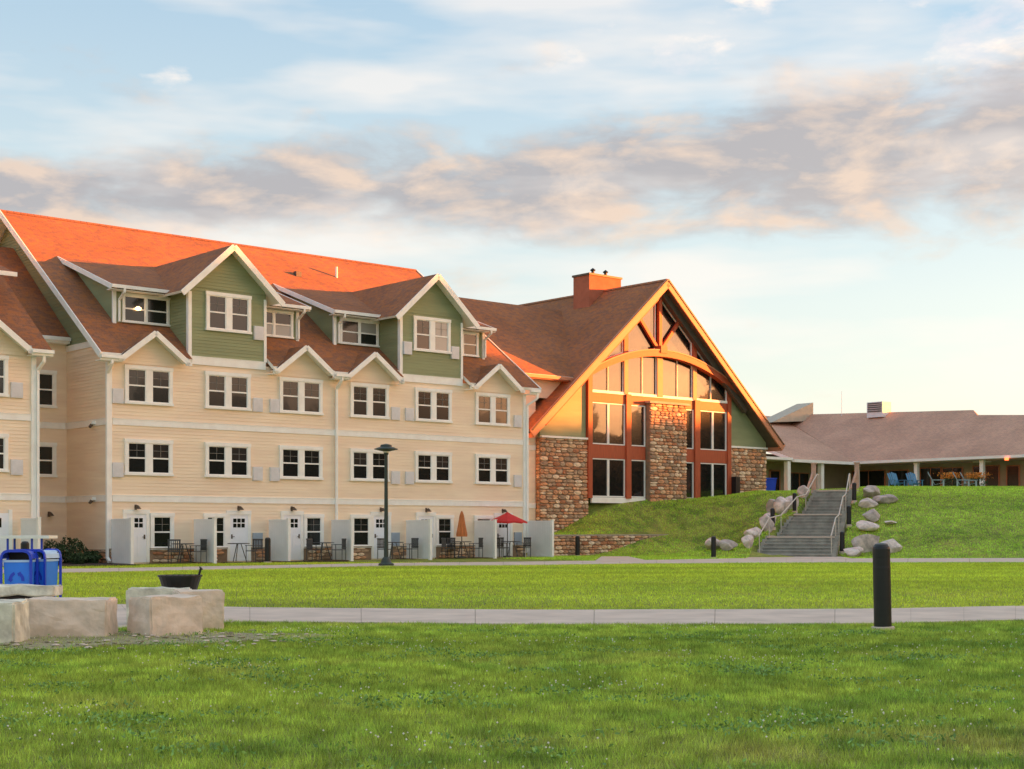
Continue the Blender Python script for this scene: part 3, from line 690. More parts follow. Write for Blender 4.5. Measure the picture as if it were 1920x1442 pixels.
# ground floor doors, windows
def door(s0,s1,flip=False):
    m=MB(); m.lb(s0-.13,s0,-.0,.07,0.05,1.92,TRIM); m.lb(s1,s1+.13,0,.07,.05,1.92,TRIM); m.lb(s0-.14,s1+.14,0,.08,1.92,2.08,TRIM)
    m.lb(s0,s1,0,.045,.05,1.92,DOORW); c=(s0+s1)/2
    for i in range(3):
        for j in range(2): m.lb(c-.27+i*.19,c-.27+i*.19+.155,.045,.05,1.4+j*.2,1.56+j*.2,GL_D)
    for j in (0,1): m.lb(c-.27+j*.3,c-.27+j*.3+.24,.045,.056,.25,1.1,DOORW)
    o=obj('door',m,hotel); h=MB(); hs=s0+.08 if flip else s1-.08; h.lb(hs-.03,hs+.03,.045,.06,.95,1.12,BRONZE); h.tube((hs,-.06,1.03),(hs+(.1 if flip else -.1),-.1,1.03),.014,.014,BRONZE,6); obj('handle',h,o,loc=(0,0,0))
for a,b,f in ((.72,1.55,False),(5.22,6.05,True),(7.75,8.57,False),(12.3,13.1,True),(14.75,15.58,False),(19.3,20.14,True)): door(a,b,f)
for a,b in ((1.72,2.72),(4.05,5.08),(8.72,9.7),(11.1,12.16),(15.72,16.72),(17.98,19.05)): window(hotel,a,b,.62,1.82,.02,lights=1,glass=(GL_D,GL_D))
for s in (6.5,13.46,20.62): grille(s,.87,0,.44,.62,mat('blue_grey_grille',(.38,.44,.52),.5,.04,3))
def lamp(s,d=0,z=2.0):
    m=MB(); m.lathe([(.015,.13),(.05,.10),(.13,.0),(.12,-.01)],BRONZE,(s,-(d+.2),z+.12),12); m.tube((s,-d,z+.2),(s,-(d+.2),z+.25),.02,.02,BRONZE,6); m.lb(s-.05,s+.05,d,d+.02,z+.08,z+.28,BRONZE); obj('wall_lamp',m,hotel)
for s in (1.12,5.63,8.15,12.7,15.2,19.7): lamp(s)
lamp(-.75,-3.72,1.75)
# camera / flood fittings on the belts of the end wall
for z in (5.38,2.45):
    m=MB(); m.lb(-.2,-.0,-1.25,-1.0,z,z+.12,TRIM); m.tube((-.15,1.12,z-.02),(-.25,1.12,z-.12),.07,.05,BRONZE,8); obj('flood_light',m,hotel)
# stone base course
base=[]
doors_=[(.58,1.69),(5.08,6.2),(7.62,8.7),(12.16,13.24),(14.62,15.7),(19.15,20.28)]
def msk(a,b,c,d): return all(a+c/2<x0 or a-c/2>x1 for x0,x1 in doors_)
items=layout(.02,21.05,.03,.54,.12,.2,.24,.5,msk,3)
m=MB()
for a,b in ((0,.58),(1.69,5.08),(6.2,7.62),(8.7,12.16),(13.24,14.62),(15.7,19.15),(20.28,21.08)): m.lb(a,b,0.0,.055,0,.55,MORTAR); m.lb(a,b,0,.13,.55,.6,mat('stone_cap',(.42,.35,.27),.8,.1,2))
obj('stone_base',m,hotel)
put_stones(hotel,items,lambda x,z:(x,.05,z,0),.06,230)
m=MB(); m.lb(-.06,0,-3.7,0,0,.55,MORTAR); obj('stone_base',m,hotel)
put_stones(hotel,[(x,z,w_,h_) for x,z,w_,h_ in layout(-3.65,-.02,.03,.54,.12,.2,.26,.5,None,4)],lambda x,z:(-.05,x,z,-math.pi/2),.06,60)
# roof vents
m=MB(); m.tube((15.37,7.38,13.4),(15.37,7.38,14.1),.06,.06,TRIM,10); obj('vent_pipe',m,hotel)
m=MB(); m.box(12.8,13.1,6.95,7.2,13.3,13.55,DKGREY); obj('roof_vent',m,hotel)
# recessed bay between the two blocks
w=MB(); siding(w,-2.8,0,0,8.9,CREAM,'s',-3.72); w.lb(-2.8,0,-12,-3.73,0,8.8,CREAM); obj('recess_wall',w,hotel)
window(hotel,-1.5,-.47,6.22,7.48,-3.70,lights=1,grid=False,glass=(GL_D,GL_D)); window(hotel,-1.5,-.47,3.48,4.62,-3.70,lights=1,grid=False,glass=(GL_D,GL_D))
m=MB(); m.tube((-1.35,3.66,6.55),(-1.35,3.60,6.55),.1,.1,GLOWR,12); obj('red_light',m,hotel,label='small round red light at recess window')
r=MB(); roof_slab(r,[(-3.5,-3.3,8.95),(-.05,-3.3,8.95),(-.05,-9.0,13.32),(-3.5,-9.0,13.32)],SHING); roof_slab(r,[(-3.5,-14.5,8.95),(-.05,-14.5,8.95),(-.05,-9.0,13.32),(-3.5,-9.0,13.32)],SHING); obj('roof',r,hotel)
gutter(-2.5,-.05,-3.3,8.86)
# left block
w=MB(); siding(w,-14,-2.8,0,8.0,CREAM,'s',-.2); w.lb(-14,-2.81,-17.5,-.21,0,7.95,CREAM); w.lb(-2.95,-2.77,-.2,-.14,0,7.7,TRIM); obj('wall',w,hotel)
r=MB(); lz=lambda d:7.93+.715*(.3-d)
roof_slab(r,[(-14,-.2,lz(-.2)),(-2.35,-.2,lz(-.2)),(-2.35,-9.6,lz(-9.6)),(-14,-9.6,lz(-9.6))],SHING); roof_slab(r,[(-3.14,.3,lz(.3)),(-2.35,.3,lz(.3)),(-2.35,-.2,lz(-.2)),(-3.14,-.2,lz(-.2))],SHING); roof_slab(r,[(-14,.3,lz(.3)),(-5.96,.3,lz(.3)),(-5.96,-.2,lz(-.2)),(-14,-.2,lz(-.2))],SHING); roof_slab(r,[(-14,-19,lz(-.2)),(-2.35,-19,lz(-.2)),(-2.35,-9.6,lz(-9.6)),(-14,-9.6,lz(-9.6))],SHING); obj('roof',r,hotel)
w=MB(); w.prism([(-2.79,-a,b) for a,b in ((-.25,7.9),(-.25,lz(-.25)-.25),(-9.6,lz(-9.6)-.25),(-17.4,lz(-1.8)-.25),(-17.4,7.9))],(-.1,0,0),GREEN); obj('gable_wall',w,hotel)
gablet(-4.55,1.42,9.0,7.9,.3,face_d=-.17); gutter(-3.12,-2.3,.3,7.86)
r=MB(); roof_slab(r,[(-9,-1.3,10.9),(-3.05,-1.3,10.9),(-3.05,-5.5,12.3),(-9,-5.5,12.3)],SHING,.09); r.lb(-9,-3.05,-1.32,-1.2,10.76,10.92,TRIM); obj('shed_dormer',r,hotel)
for z0,z1 in ((6.24,7.5),(3.5,4.66)): window(hotel,-5.85,-3.83,z0,z1,-.18,glass=lambda k:random.choice((GL_M,GL_D)))
grille(-3.5,6.42,-.2); grille(-3.5,3.6,-.2); door(-4.95,-4.1) if False else None
m=MB(); m.lb(-4.75,-4.62,-.2,-.13,.05,2.05,TRIM); m.lb(-4.62,-3.8,-.2,-.155,.05,1.92,DOORW); m.lb(-3.8,-3.67,-.2,-.13,.05,2.05,TRIM); m.lb(-4.35,-4.07,-.155,-.15,1.4,1.74,GL_D); obj('door',m,hotel)
downspout([(-2.62,-.22,7.8),(-2.62,-.2,7.5),(-2.72,.12,7.2),(-2.72,.12,.2)])
# connector to the right
w=MB(); siding(w,21.12,24.62,0,9.1,CREAM,'s',-3.2); w.lb(21.12,24.62,-14,-3.21,0,9.0,CREAM); obj('wall',w,hotel)
r=MB(); CS=(13.8-9.12)/(9.3-2.6)
roof_slab(r,[(20.6,-2.6,9.12),(27.5,-2.6,9.12),(33,-9.3,13.8),(20.6,-9.3,13.8)],SHING); roof_slab(r,[(20.6,-16,9.12),(33,-16,9.12),(33,-9.3,13.8),(20.6,-9.3,13.8)],SHING)
obj('roof',r,hotel)
m=MB(); m.lb(22.8,26.9,-2.62,-2.48,8.92,9.08,TANTRIM); m.lb(21.6,26.6,-3.1,-2.6,8.88,8.92,TANTRIM); obj('gutter',m,hotel)
w=MB(); w.lb(24.62,27.3,-3.3,-3.2,8.0,9.0,CREAM); obj('wall',w,hotel)
downspout([(21.45,-.5,7.78),(21.45,-.48,7.5),(21.16,-.1,7.2),(21.16,-.1,.2)])
# ================================================================= GREAT HALL
hall=bthing('great_hall','gabled timber and stone hall with arched glass front and square chimney','lodge hall',(33.2,-2.9,2.9))
HC=33.2; HZ=14.8; HK=.872; HF=-2.15; HB=-30.0; WD=-2.9
def hz(s): return HZ-HK*abs(s-HC)
r=MB()
for sg in (-1,1):
    e=HC+sg*9.72
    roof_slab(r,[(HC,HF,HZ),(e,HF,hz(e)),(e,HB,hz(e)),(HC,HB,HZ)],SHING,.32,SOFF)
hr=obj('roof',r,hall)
for sg in (-1,1):
    e=HC+sg*9.8; m=MB()
    m.beam((HC,-HF-.05,HZ-.2),(e,-HF-.05,hz(e)-.2),.09,.42,TANTRIM)
    m.beam((HC,-HF-.1,HZ-.02),(e,-HF-.1,hz(e)-.02),.06,.07,BRONZE)
    obj('rake_board',m,hall)
m=MB()
for i in range(90): 
    y=-HF+i*.3; m.prism([(HC-.17,y,HZ-.1),(HC,y,HZ+.04),(HC+.17,y,HZ-.1)],(0,.285,0),SHING)
obj('ridge_cap',m,hr,loc=(0,0,0))
# green end panels, body
w=MB()
w.prism([(24.65,-WD,6.0),(27.85,-WD,6.0),(27.85,-WD,hz(27.85)-.38),(24.65,-WD,hz(24.65)-.38)],(0,.15,0),GREEN); w.lb(24.65,28.1,WD,WD+.14,5.97,6.07,TRIM); obj('green_panel',w,hall); w=MB()
w.prism([(38.95,-WD,6.0),(42.4,-WD,6.0),(42.4,-WD,hz(42.4)-.38),(38.95,-WD,hz(38.95)-.38)],(0,.15,0),GREEN)
w.lb(39.0,42.4,WD,WD+.14,5.97,6.07,TRIM)
obj('green_panel',w,hall)
w=MB(); w.lb(24.7,24.9,HB+.5,WD-.15,0,6.3,CREAM); w.lb(42.2,42.4,HB+.5,WD-.15,0,6.3,CREAM); w.lb(24.7,42.4,HB+.5,HB+.7,0,6.3,CREAM)
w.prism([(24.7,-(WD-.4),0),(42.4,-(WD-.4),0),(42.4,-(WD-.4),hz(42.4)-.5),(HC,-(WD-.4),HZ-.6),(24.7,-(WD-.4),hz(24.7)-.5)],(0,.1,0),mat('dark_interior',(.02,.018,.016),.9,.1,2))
obj('wall',w,hall)
# stone piers
def pier(s0,s1,z0,z1,d):
    m=MB(); m.lb(s0,s1,WD-.3,d,z0,z1,MORTAR); obj('pier_core',m,hall)
pier(24.65,28.02,-.2,5.97,WD); pier(39.08,42.4,2.5,5.97,WD); pier(32.3,35.2,2.0,8.1,WD+.32)
its=[(x,z,w_,h_,'f',WD) for x,z,w_,h_ in layout(24.65,28.02,.95,5.97,seed=11)]+[(x,z,w_,h_,'f',WD) for x,z,w_,h_ in layout(39.08,42.4,3.1,5.97,seed=12)]+[(x,z,w_,h_,'f',WD+.32) for x,z,w_,h_ in layout(32.3,35.2,2.6,8.1,seed=13)]
random.seed(5)
def put_all(items,limit):
    items=sorted(items,key=lambda t:-t[2]*t[3]); a=items[:limit]; 
    for it in (a,items[limit:]):
        for dd in sorted({i[5] for i in it}): put_stones(hall,[(i[0],i[1],i[2],i[3]) for i in it if i[5]==dd],lambda x,z,dd=dd:(x,dd,z,0),.07,10**6 if it is a else 0)
put_all(its,300)
put_stones(hall,layout(-.28,-.01,.2,5.9,.14,.24,.2,.3,None,31),lambda x,z:(24.66,WD+x,z,-math.pi/2),.03,0)
m=MB(); m.lb(32.15,35.35,WD+.1,WD+.5,8.1,8.22,mat('stone_cap',(.42,.35,.27),.8,.1,2)); obj('stone_cap',m,hall)
# timber frame of the glass front
f=MB(); T=.17; FD=WD+.02
def post(s,z0,z1,w_=.34,d=.2,mt=WOOD): f.lb(s-w_/2,s+w_/2,WD-.05,WD+d,z0,z1,mt)
for s in (28.05,39.0): post(s,2.95,hz(s)-.45,.3,.16)
post(30.87,2.95,8.5,.36,.18); post(36.3,2.95,8.5,.42,.18)
for s,w_ in ((30.7,.3),(33.3,.42),(36.1,.3)): post(s,8.5,10.75,w_,.15,TANTRIM)
post(30.7,10.75,hz(30.7)-.4,.3,.15); post(36.1,10.75,hz(36.1)-.4,.3,.15)
f.lb(28.2,38.85,WD,WD+.12,8.46,8.6,TRIM)
for a,b in ((28.2,32.2),(35.3,38.85)): f.lb(a,b,WD-.02,WD+.09,7.98,8.45,WOOD); f.lb(a,b,WD-.02,WD+.1,5.05,5.75,WOOD)
f.lb(32.2,35.3,WD-.02,WD+.09,8.0,8.46,WOOD); f.lb(28.2,32.2,WD-.02,WD+.1,2.7,3.0,TRIM); f.lb(35.3,38.85,WD-.02,WD+.1,2.9,3.05,WOOD)
obj('timber_frame',f,hall)
ARC=lambda s:10.98-.046*(s-33.35)**2
a=MB(); n=30; s0,s1=27.3,39.9
for i in range(n):
    p,q=s0+(s1-s0)*i/n,s0+(s1-s0)*(i+1)/n
    a.prism([(p,-(WD+.05),ARC(p)-.32),(q,-(WD+.05),ARC(q)-.32),(q,-(WD+.05),ARC(q)),(p,-(WD+.05),ARC(p))],(0,-.4,0),WOOD)
    a.prism([(p,-(WD+.04),ARC(p)+.005),(q,-(WD+.04),ARC(q)+.005),(q,-(WD+.04),ARC(q)+.07),(p,-(WD+.04),ARC(p)+.07)],(0,-.43,0),TANTRIM)
obj('arch_beam',a,hall)
t=MB()
t.beam((HC+.05,-(WD+.14),10.95),(HC+.05,-(WD+.14),14.1),.22,.2,WOOD,up=(0,1,0)); 
t.beam((HC,-(WD+.13),11.0),(31.5,-(WD+.13),12.85),.18,.16,WOOD,up=(0,1,0)); t.beam((HC+.1,-(WD+.13),11.0),(34.9,-(WD+.13),12.85),.18,.16,WOOD,up=(0,1,0))
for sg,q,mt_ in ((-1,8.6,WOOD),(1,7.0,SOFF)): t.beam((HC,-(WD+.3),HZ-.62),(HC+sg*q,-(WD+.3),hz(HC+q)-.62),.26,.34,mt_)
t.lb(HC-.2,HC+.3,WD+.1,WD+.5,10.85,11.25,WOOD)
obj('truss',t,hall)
# glass
def pane(s0_,s1_,z0,z1,fr=.055,parent=hall,mt=GL_L):
    m=MB()
    for (p,q,r_,s_) in ((s0_,s0_+fr,z0,z1),(s1_-fr,s1_,z0,z1),(s0_+fr,s1_-fr,z0,z0+fr),(s0_+fr,s1_-fr,z1-fr,z1)): m.lb(p,q,WD-.04,WD+.07,r_,s_,TRIM)
    o=obj('window',m,parent); g=MB(); g.lb(s0_+.01,s1_-.01,WD-.03,WD+.012,z0+.01,z1-.01,mt); obj('pane',g,o,loc=(0,0,0))
for z0,z1 in ((3.02,5.03),(5.77,7.96)):
    for a_,b_ in ((28.22,29.43),(29.45,30.67),(31.07,32.22),(35.28,36.06),(36.53,37.66),(37.68,38.83)): pane(a_,b_,z0,z1)
# arched upper lights
def upane(a_,b_):
    n=6; m=MB(); top=[(a_+(b_-a_)*i/n,ARC(a_+(b_-a_)*i/n)-.3) for i in range(n+1)]
    m.prism([(a_,-(WD-.03),8.6),(b_,-(WD-.03),8.6)]+[(p,-(WD-.03),q) for p,q in top[::-1]],(0,-.04,0),GL_L)
    o=MB(); 
    for x in (a_,b_): o.lb(x-.035,x+.035,WD,WD+.07,8.6,ARC(x)-.28,TRIM)
    fo=obj('window',o,hall); obj('pane',m,fo,loc=(0,0,0))
for a_,b_ in ((28.22,29.42),(29.42,30.55),(30.85,32.0),(32.0,33.08),(33.52,34.75),(34.75,35.95),(36.25,37.5),(37.5,38.83)): upane(a_,b_)
# glazing above the arch
def gpane(pts):
    m=MB(); m.prism([(p,-(WD-.03),q) for p,q in pts],(0,-.04,0),GL_L); o=MB()
    for i in range(len(pts)):
        p,q=pts[i],pts[(i+1)%len(pts)]; o.beam((p[0],-(WD+.03),p[1]),(q[0],-(WD+.03),q[1]),.06,.07,TRIM,up=(0,1,0))
    fo=obj('window',o,hall); obj('pane',m,fo,loc=(0,0,0))
TP=lambda s:hz(s)-.8
gpane([(28.9,ARC(28.9)+.1),(30.5,ARC(30.5)+.1),(30.5,TP(30.5)),(29.2,TP(29.2))])
gpane([(30.9,ARC(30.9)+.1),(33.0,ARC(33)+.1),(33.0,TP(33.0)),(30.9,TP(30.9))])
gpane([(33.45,ARC(33.45)+.1),(35.9,ARC(35.9)+.1),(35.9,TP(35.9)),(33.45,TP(33.45))])
gpane([(36.3,ARC(36.3)+.1),(37.9,ARC(37.9)+.1),(37.4,TP(37.4)),(36.3,TP(36.3))])
# chimney
c=MB(); CH=mat('rust_stucco',(.42,.13,.07),.9,.08,2,bump=.2); c.lb(32.0,34.5,-8.25,-6.95,13.2,15.55,CH); c.lb(31.94,34.56,-8.31,-6.89,15.55,15.66,BRONZE)
ch=obj('chimney',c,hall)
for s in (32.9,33.9):
    p=MB(); p.tube((s,7.6,15.6),(s,7.6,15.95),.09,.09,BLACK,10); p.lathe([(.14,0),(.16,.05),(.02,.16)],BLACK,(s,7.6,15.95),10); obj('flue_pipe',p,ch,loc=(0,0,0))
# hall eave end boxes
m=MB()
for sg in (-1,1):
    e=HC+sg*9.75; m.lb(e-.15*sg-.1,e-.15*sg+.1,HB,HF,hz(e)-.42,hz(e)-.2,TANTRIM)
obj('eave_board',m,hall)
# ================================================================= PORCH BUILDING (right)
porch=bthing('porch_building','long low building with tan shingle roof and deep porch at the hilltop','porch building',(62.3,-11.2,3.5))
SC,DC=62.3,-11.2
m=MB(); m.lb(61.9,66,-16,14.5,3.0,3.56,CONC); m.lb(50,61.9,-16,-10.9,3.0,3.5,CONC); obj('porch_floor',m,porch)
w=MB(); w.lb(65.1,65.3,-14.2,14.5,3.56,6.6,TANW); w.lb(52.4,65.1,-14.2,-14.0,3.5,6.6,TANW); obj('wall',w,porch)
r=MB()
RG=[(66.9,14.5,9.10),(66.9,-.6,9.10),(67.3,-4.38,9.34),(68,-5.14,9.77),(69.07,-20.49,10.42),(69.07,-23.4,10.42)]
PRF=[(62.0,-11.0,6.12),(62.0,14.5,6.12)]+RG
roof_slab(r,PRF,SHING2,.12,SHING2)
for a_,b_ in zip(RG[:-1],RG[1:]): roof_slab(r,[a_,b_,(75,b_[1],5.8),(75,a_[1],5.8)],SHING2,.1,SHING2)
obj('roof',r,porch)
r=MB(); roof_slab(r,[(55.2,-11.0,6.11),(62.0,-11.0,6.12),(66.72,-19.33,8.99),(69.0,-23.35,10.38),(55.2,-23.4,10.38)],SHING2,.12,SHING2); obj('left_roof',r,porch)
m=MB(); m.lb(61.86,61.98,-11.0,14.5,5.95,6.13,TRIM); m.lb(55.2,61.98,-11.1,-10.9,5.9,6.1,TRIM); m.lb(62,65,-11,14.5,5.9,5.94,TANW)
m.beam((55.2,11.0,6.0),(55.2,18.5,8.6),.08,.2,TRIM); m.lb(51.0,55.2,-11.25,-11.05,6.02,6.2,TRIM); m.lb(51,62,-14,-11.1,5.98,6.02,TANW); obj('eave_trim',m,porch)
for s,d in ((62.4,-11.0),(62.4,-6.06),(62.4,-1.01),(62.4,4.1),(62.4,9.2)):
    m=MB(); m.lb(s-.13,s+.13,d-.13,d+.13,3.56,5.9,TRIM); m.lb(s-.17,s+.17,d-.17,d+.17,3.56,3.72,TRIM); m.lb(s-.16,s+.16,d-.16,d+.16,5.78,5.9,TRIM); obj('column',m,porch)
for s,d in ((54.9,-11.3),(58.6,-11.3)):
    m=MB(); m.lb(s-.16,s+.16,d-.16,d+.16,3.5,5.95,TRIM); m.lb(s-.2,s+.2,d-.2,d+.2,3.5,3.66,TRIM); obj('column',m,porch)
def pwin(d0,d1,z0,z1,kind='window'):
    m=MB(); t=.08
    m.lb(65.02,65.1,d0-t,d0,z0-t,z1+t,TANTRIM); m.lb(65.02,65.1,d1,d1+t,z0-t,z1+t,TANTRIM); m.lb(65.02,65.1,d0,d1,z1,z1+t,TANTRIM)
    if kind=='window': m.lb(65.02,65.1,d0,d1,z0-t,z0,TANTRIM); m.lb(65.03,65.1,(d0+d1)/2-.03,(d0+d1)/2+.03,z0,z1,TANTRIM)
    o=obj(kind,m,porch); g=MB(); g.lb(65.06,65.09,d0,d1,z0,z1,GL_D); obj('pane',g,o,loc=(0,0,0))
for a_,b_,z0,z1,k in ((-13.3,-10.55,4.1,5.55,'window'),(-10.1,-8.6,3.56,5.5,'door'),(-7.5,-5.9,4.1,5.6,'window'),(-5.7,-4.2,4.1,5.55,'window'),(-3.3,-1.4,4.1,5.6,'window'),(-.75,.1,3.56,5.55,'door'),(2,4.5,4.1,5.6,'window'),(6,8,4.1,5.6,'window')): pwin(a_,b_,z0,z1,k)
m=MB(); m.lb(56.35,57.3,-13.99,-13.93,3.5,5.4,GL_D); m.lb(56.25,56.35,-14,-13.9,3.5,5.5,TANTRIM); m.lb(57.3,57.4,-14,-13.9,3.5,5.5,TANTRIM); m.lb(56.25,57.4,-14,-13.9,5.4,5.5,TANTRIM); obj('door',m,porch)
m=MB(); m.lb(58.5,60.6,-13.99,-13.93,4.0,5.3,GL_D); m.lb(58.42,60.68,-14,-13.9,5.3,5.38,TANTRIM); m.lb(58.42,60.68,-14,-13.9,3.92,4.0,TANTRIM); m.lb(59.5,59.6,-14,-13.9,4,5.3,TANTRIM); obj('window',m,porch)
m=MB(); m.tube((61.8,-1.12,5.95),(61.8,-1.12,5.8),.13,.13,GLOWR,12); obj('hanging_lamp',m,porch,label='small round red lamp under the eave')
m=MB(); m.box(63.3,63.5,1.0,2.3,5.8,5.88,LAMPG); obj('ceiling_light',m,porch)
# roof monitor, vent box, antenna
m=MB(); m.prism([(60.5,19.5,8.9),(60.5,23.0,8.9),(60.5,19.5,10.9)],(6.5,0,0),SHING2) if False else None
def tri():
    a_=[(64.2,-20.2,9.55),(69.3,-20.2,9.9),(69.3,-20.2,11.35)]
    m=MB(); m.prism([(p[0],-p[1],p[2]) for p in a_],(0,1.6,0),mat('pale_panel',(.50,.44,.34),.7,.05,2)); return m
obj('roof_monitor',tri(),porch)
m=MB(); m.box(67.6,68.7,12.5,13.9,9.7,10.85,GREYB)
for k in range(5): m.box(67.55,67.6,12.6,13.8,10.1+k*.15,10.18+k*.15,DKGREY)
obj('roof_vent_box',m,porch)
m=MB(); m.tube((68,16.5,10),(68,16.5,11.9),.02,.012,GREYB,5); obj('antenna',m,porch)
# ================================================================= RETAINING WALL
rw=bthing('retaining_wall','low rubble stone retaining wall tapering into the grass bank','stone wall',(26.5,0,0))
def rwbase(x): return float(height(np.array([x]),np.array([.05]))[0])
m=MB(); m.lb(22.3,30.9,-.42,-.0,-.2,1.0,MORTAR); m.lb(22.3,30.95,-.45,.06,1.0,1.06,mat('stone_cap',(.42,.35,.27),.8,.1,2)); obj('wall_core',m,rw)
put_stones(rw,layout(22.3,30.9,.0,1.0,.12,.24,.22,.5,lambda a,b,c,d:b+d/2>rwbase(a),21),lambda x,z:(x,0.0,z,0),.08,300)
# ================================================================= STAIRS
SA=math.atan2(-3.5,11.5)
STEPD=mat('step_riser',(.30,.29,.25),.9,.15,2,bump=.2,rnd=.16)
stairs=thing('outdoor_staircase','wide grey concrete staircase climbing the grass bank in three flights','staircase',(13.3,69,0),SA)
for a,b,z in SP:
    m=MB(); L0=float(stair_left(a)); L1=float(stair_left(b)); m.prism([(L0,a,z),(1.7,a,z),(1.7,b+.02,z),(L1,b+.02,z)],(0,0,-.28),STEPD); m.box(L0,1.7,a-.035,a,z-.05,z+.001,STEPC)
    if b-a>1 or z>3.4: m.box(L0,1.7,a-.04,a+.14,z-.06,z+.012,CONC)
    obj('step',m,stairs)
for sx in (-1.85,1.75):
    m=MB()
    for a,b,z in SP:
        q=sx if sx>0 else float(stair_left((a+b)/2))-.13
        m.box(q-.05,q+.15,a,b,z-.6,z+.04,STEPC)
    obj('side_wall',m,stairs)
def zs(y):
    for a,b,z in SP:
        if y<=b: return z
    return SP[-1][2]
m=MB(); m.box(-.4,2.2,ST_L,ST_L+7,3.25,3.46,CONC); obj('landing',m,stairs)
for sx in (-1,1):
    m=MB(); pts=[]
    ys=[.15,2.6,4.6,7.3,9.3,ST_L-.1,ST_L+.6]
    for y in ys: pts.append(Vector((1.68 if sx>0 else float(stair_left(y))-.03,y,zs(y)+.9)))
    for i in range(len(pts)-1): m.tube(pts[i],pts[i+1],.032,.032,GALV,8)
    m.tube(pts[0],pts[0]+Vector((0,-.3,-.05)),.032,.032,GALV,8)
    for p in pts: m.tube(p,(p.x,p.y,p.z-.95),.024,.024,GALV,8)
    tag(obj('handrail',m,loc=(13.3,69,0),rot=(0,0,SA)),('pale metal handrail along the left edge of the grass-bank stairs' if sx<0 else 'pale metal handrail along the right edge of the grass-bank stairs'),'handrail','handrails of the stairs')
# --- bollards
def bollard_proto(h,r,label,loc,base=True,group='black bollard lights along the paths'):
    t=thing('bollard_light',label,'bollard',loc,0,group)
    m=MB(); m.lathe([(r,0.06),(r,h-.30),(r*.985,h-.28),(r*.985,h-.16),(r,h-.155),(r,h-.05),(r*.93,h-.02),(r*.75,h)],BLACK,n=28); obj('post',m,t,smooth=False)
    m=MB(); m.lathe([(r*.80,h-.001),(r*.7,h+.018),(r*.2,h+.03)],DKGREY,n=28); obj('cap',m,t)
    if base: m=MB(); m.lathe([(r*1.32,-.1),(r*1.32,.055),(r*1.25,.062)],CONC,n=24); obj('concrete_footing',m,t)
    return t
def gw(x,y): X,Y=gp(x,y); return (X,Y,ground_z(X,Y))
b0=bollard_proto(1.14,.115,'nearest and tallest black bollard light beside the near path at the right',(4.92,19.45,.0)); b0.rotation_euler=(0,math.radians(-1.2),0)
b1=bollard_proto(.98,.115,'black bollard light before the grass bank left of the stairs',gw(1338,1047))
def bx(loc,label): return dup(b1,loc,0,label)
bx(gw(502,1056),'black bollard light between the second and third patio screens')
bx(gw(1083,1043.5),'black bollard light in front of the low stone retaining wall')
bx((-13.45,40.5,0),'black bollard light standing behind the blue recycling bins')
def stw(lx,ly): 
    c,s_=math.cos(SA),math.sin(SA); X=13.3+c*lx-s_*ly; Y=69+s_*lx+c*ly; return X,Y
for lx,ly,lab in ((2.1,1.2,'black bollard light at the right foot of the stairs'),(2.1,5.6,'black bollard light right of the stairs halfway up'),(2.1,9.6,'black bollard light near the top right of the stairs'),(-2.15,4.6,'black bollard light left of the stairs at the first landing'),(-2.15,8.6,'black bollard light left of the stairs at the second landing')):
    lx+=(float(stair_left(ly))+1.7) if lx<0 else 0
    X,Y=stw(lx,ly); bx((X,Y,ground_z(X,Y)),lab)
# --- lamp post
lp=thing('lamp_post','tall dark green lamp post with flat shade beside the far path','lamp post',(gp(724,1062)[0],gp(724,1062)[1],0))
LM=mat('dark_green_metal',(.03,.045,.035),.45,.05,4)
m=MB(); m.lathe([(.28,0),(.28,.09),(.2,.14),(.14,.28),(.085,.34),(.075,1.0),(.06,4.0),(.085,4.02),(.085,4.1)],LM,n=18); obj('pole',m,lp)
m=MB(); m.lathe([(.05,4.1),(.12,4.13),(.43,4.2),(.43,4.22),(.22,4.29),(.2,4.36),(.03,4.4)],LM,n=24); sh=obj('lamp_shade',m,lp); m=MB(); m.lathe([(.1,4.08),(.12,4.14),(.1,4.19)],LAMPG,n=16); obj('lens',m,sh,loc=(0,0,0))
# --- boulders
def boulder(X,Y,z,w_,h_,dp,seed,label,m_=BOULD):
    import bmesh
    bm=bmesh.new(); bmesh.ops.create_icosphere(bm,subdivisions=3,radius=1); r=random.Random(seed)
    ph=[Vector((r.uniform(-1,1),r.uniform(-1,1),r.uniform(-.6,1))).normalized() for _ in range(13)]; of=[r.uniform(.42,.82) for _ in ph]
    for v in bm.verts:
        for p,o in zip(ph,of):
            k=v.co.dot(p)
            if k>o: v.co-=p*(k-o)*.9
        v.co*=1+.04*math.sin(v.co.x*7+seed)*math.cos(v.co.y*6)
        v.co=Vector((v.co.x*w_/2,v.co.y*dp/2,v.co.z*h_/2+h_*.36))
    me=bpy.data.meshes.new('boulder'); bm.to_mesh(me); bm.free(); me.materials.append(m_); uvl=me.uv_layers.new(name='UVMap')
    for l in me.loops: c_=me.vertices[l.vertex_index].co; uvl.data[l.index].uv=(c_.x+c_.y*.5,c_.z+c_.y*.5)
    o=bpy.data.objects.new('boulder',me); scene.collection.objects.link(o); o.location=(X,Y,z); o.rotation_euler=(0,0,r.uniform(-.4,.4))
    return tag(o,label,'boulder','boulders beside the stairs')
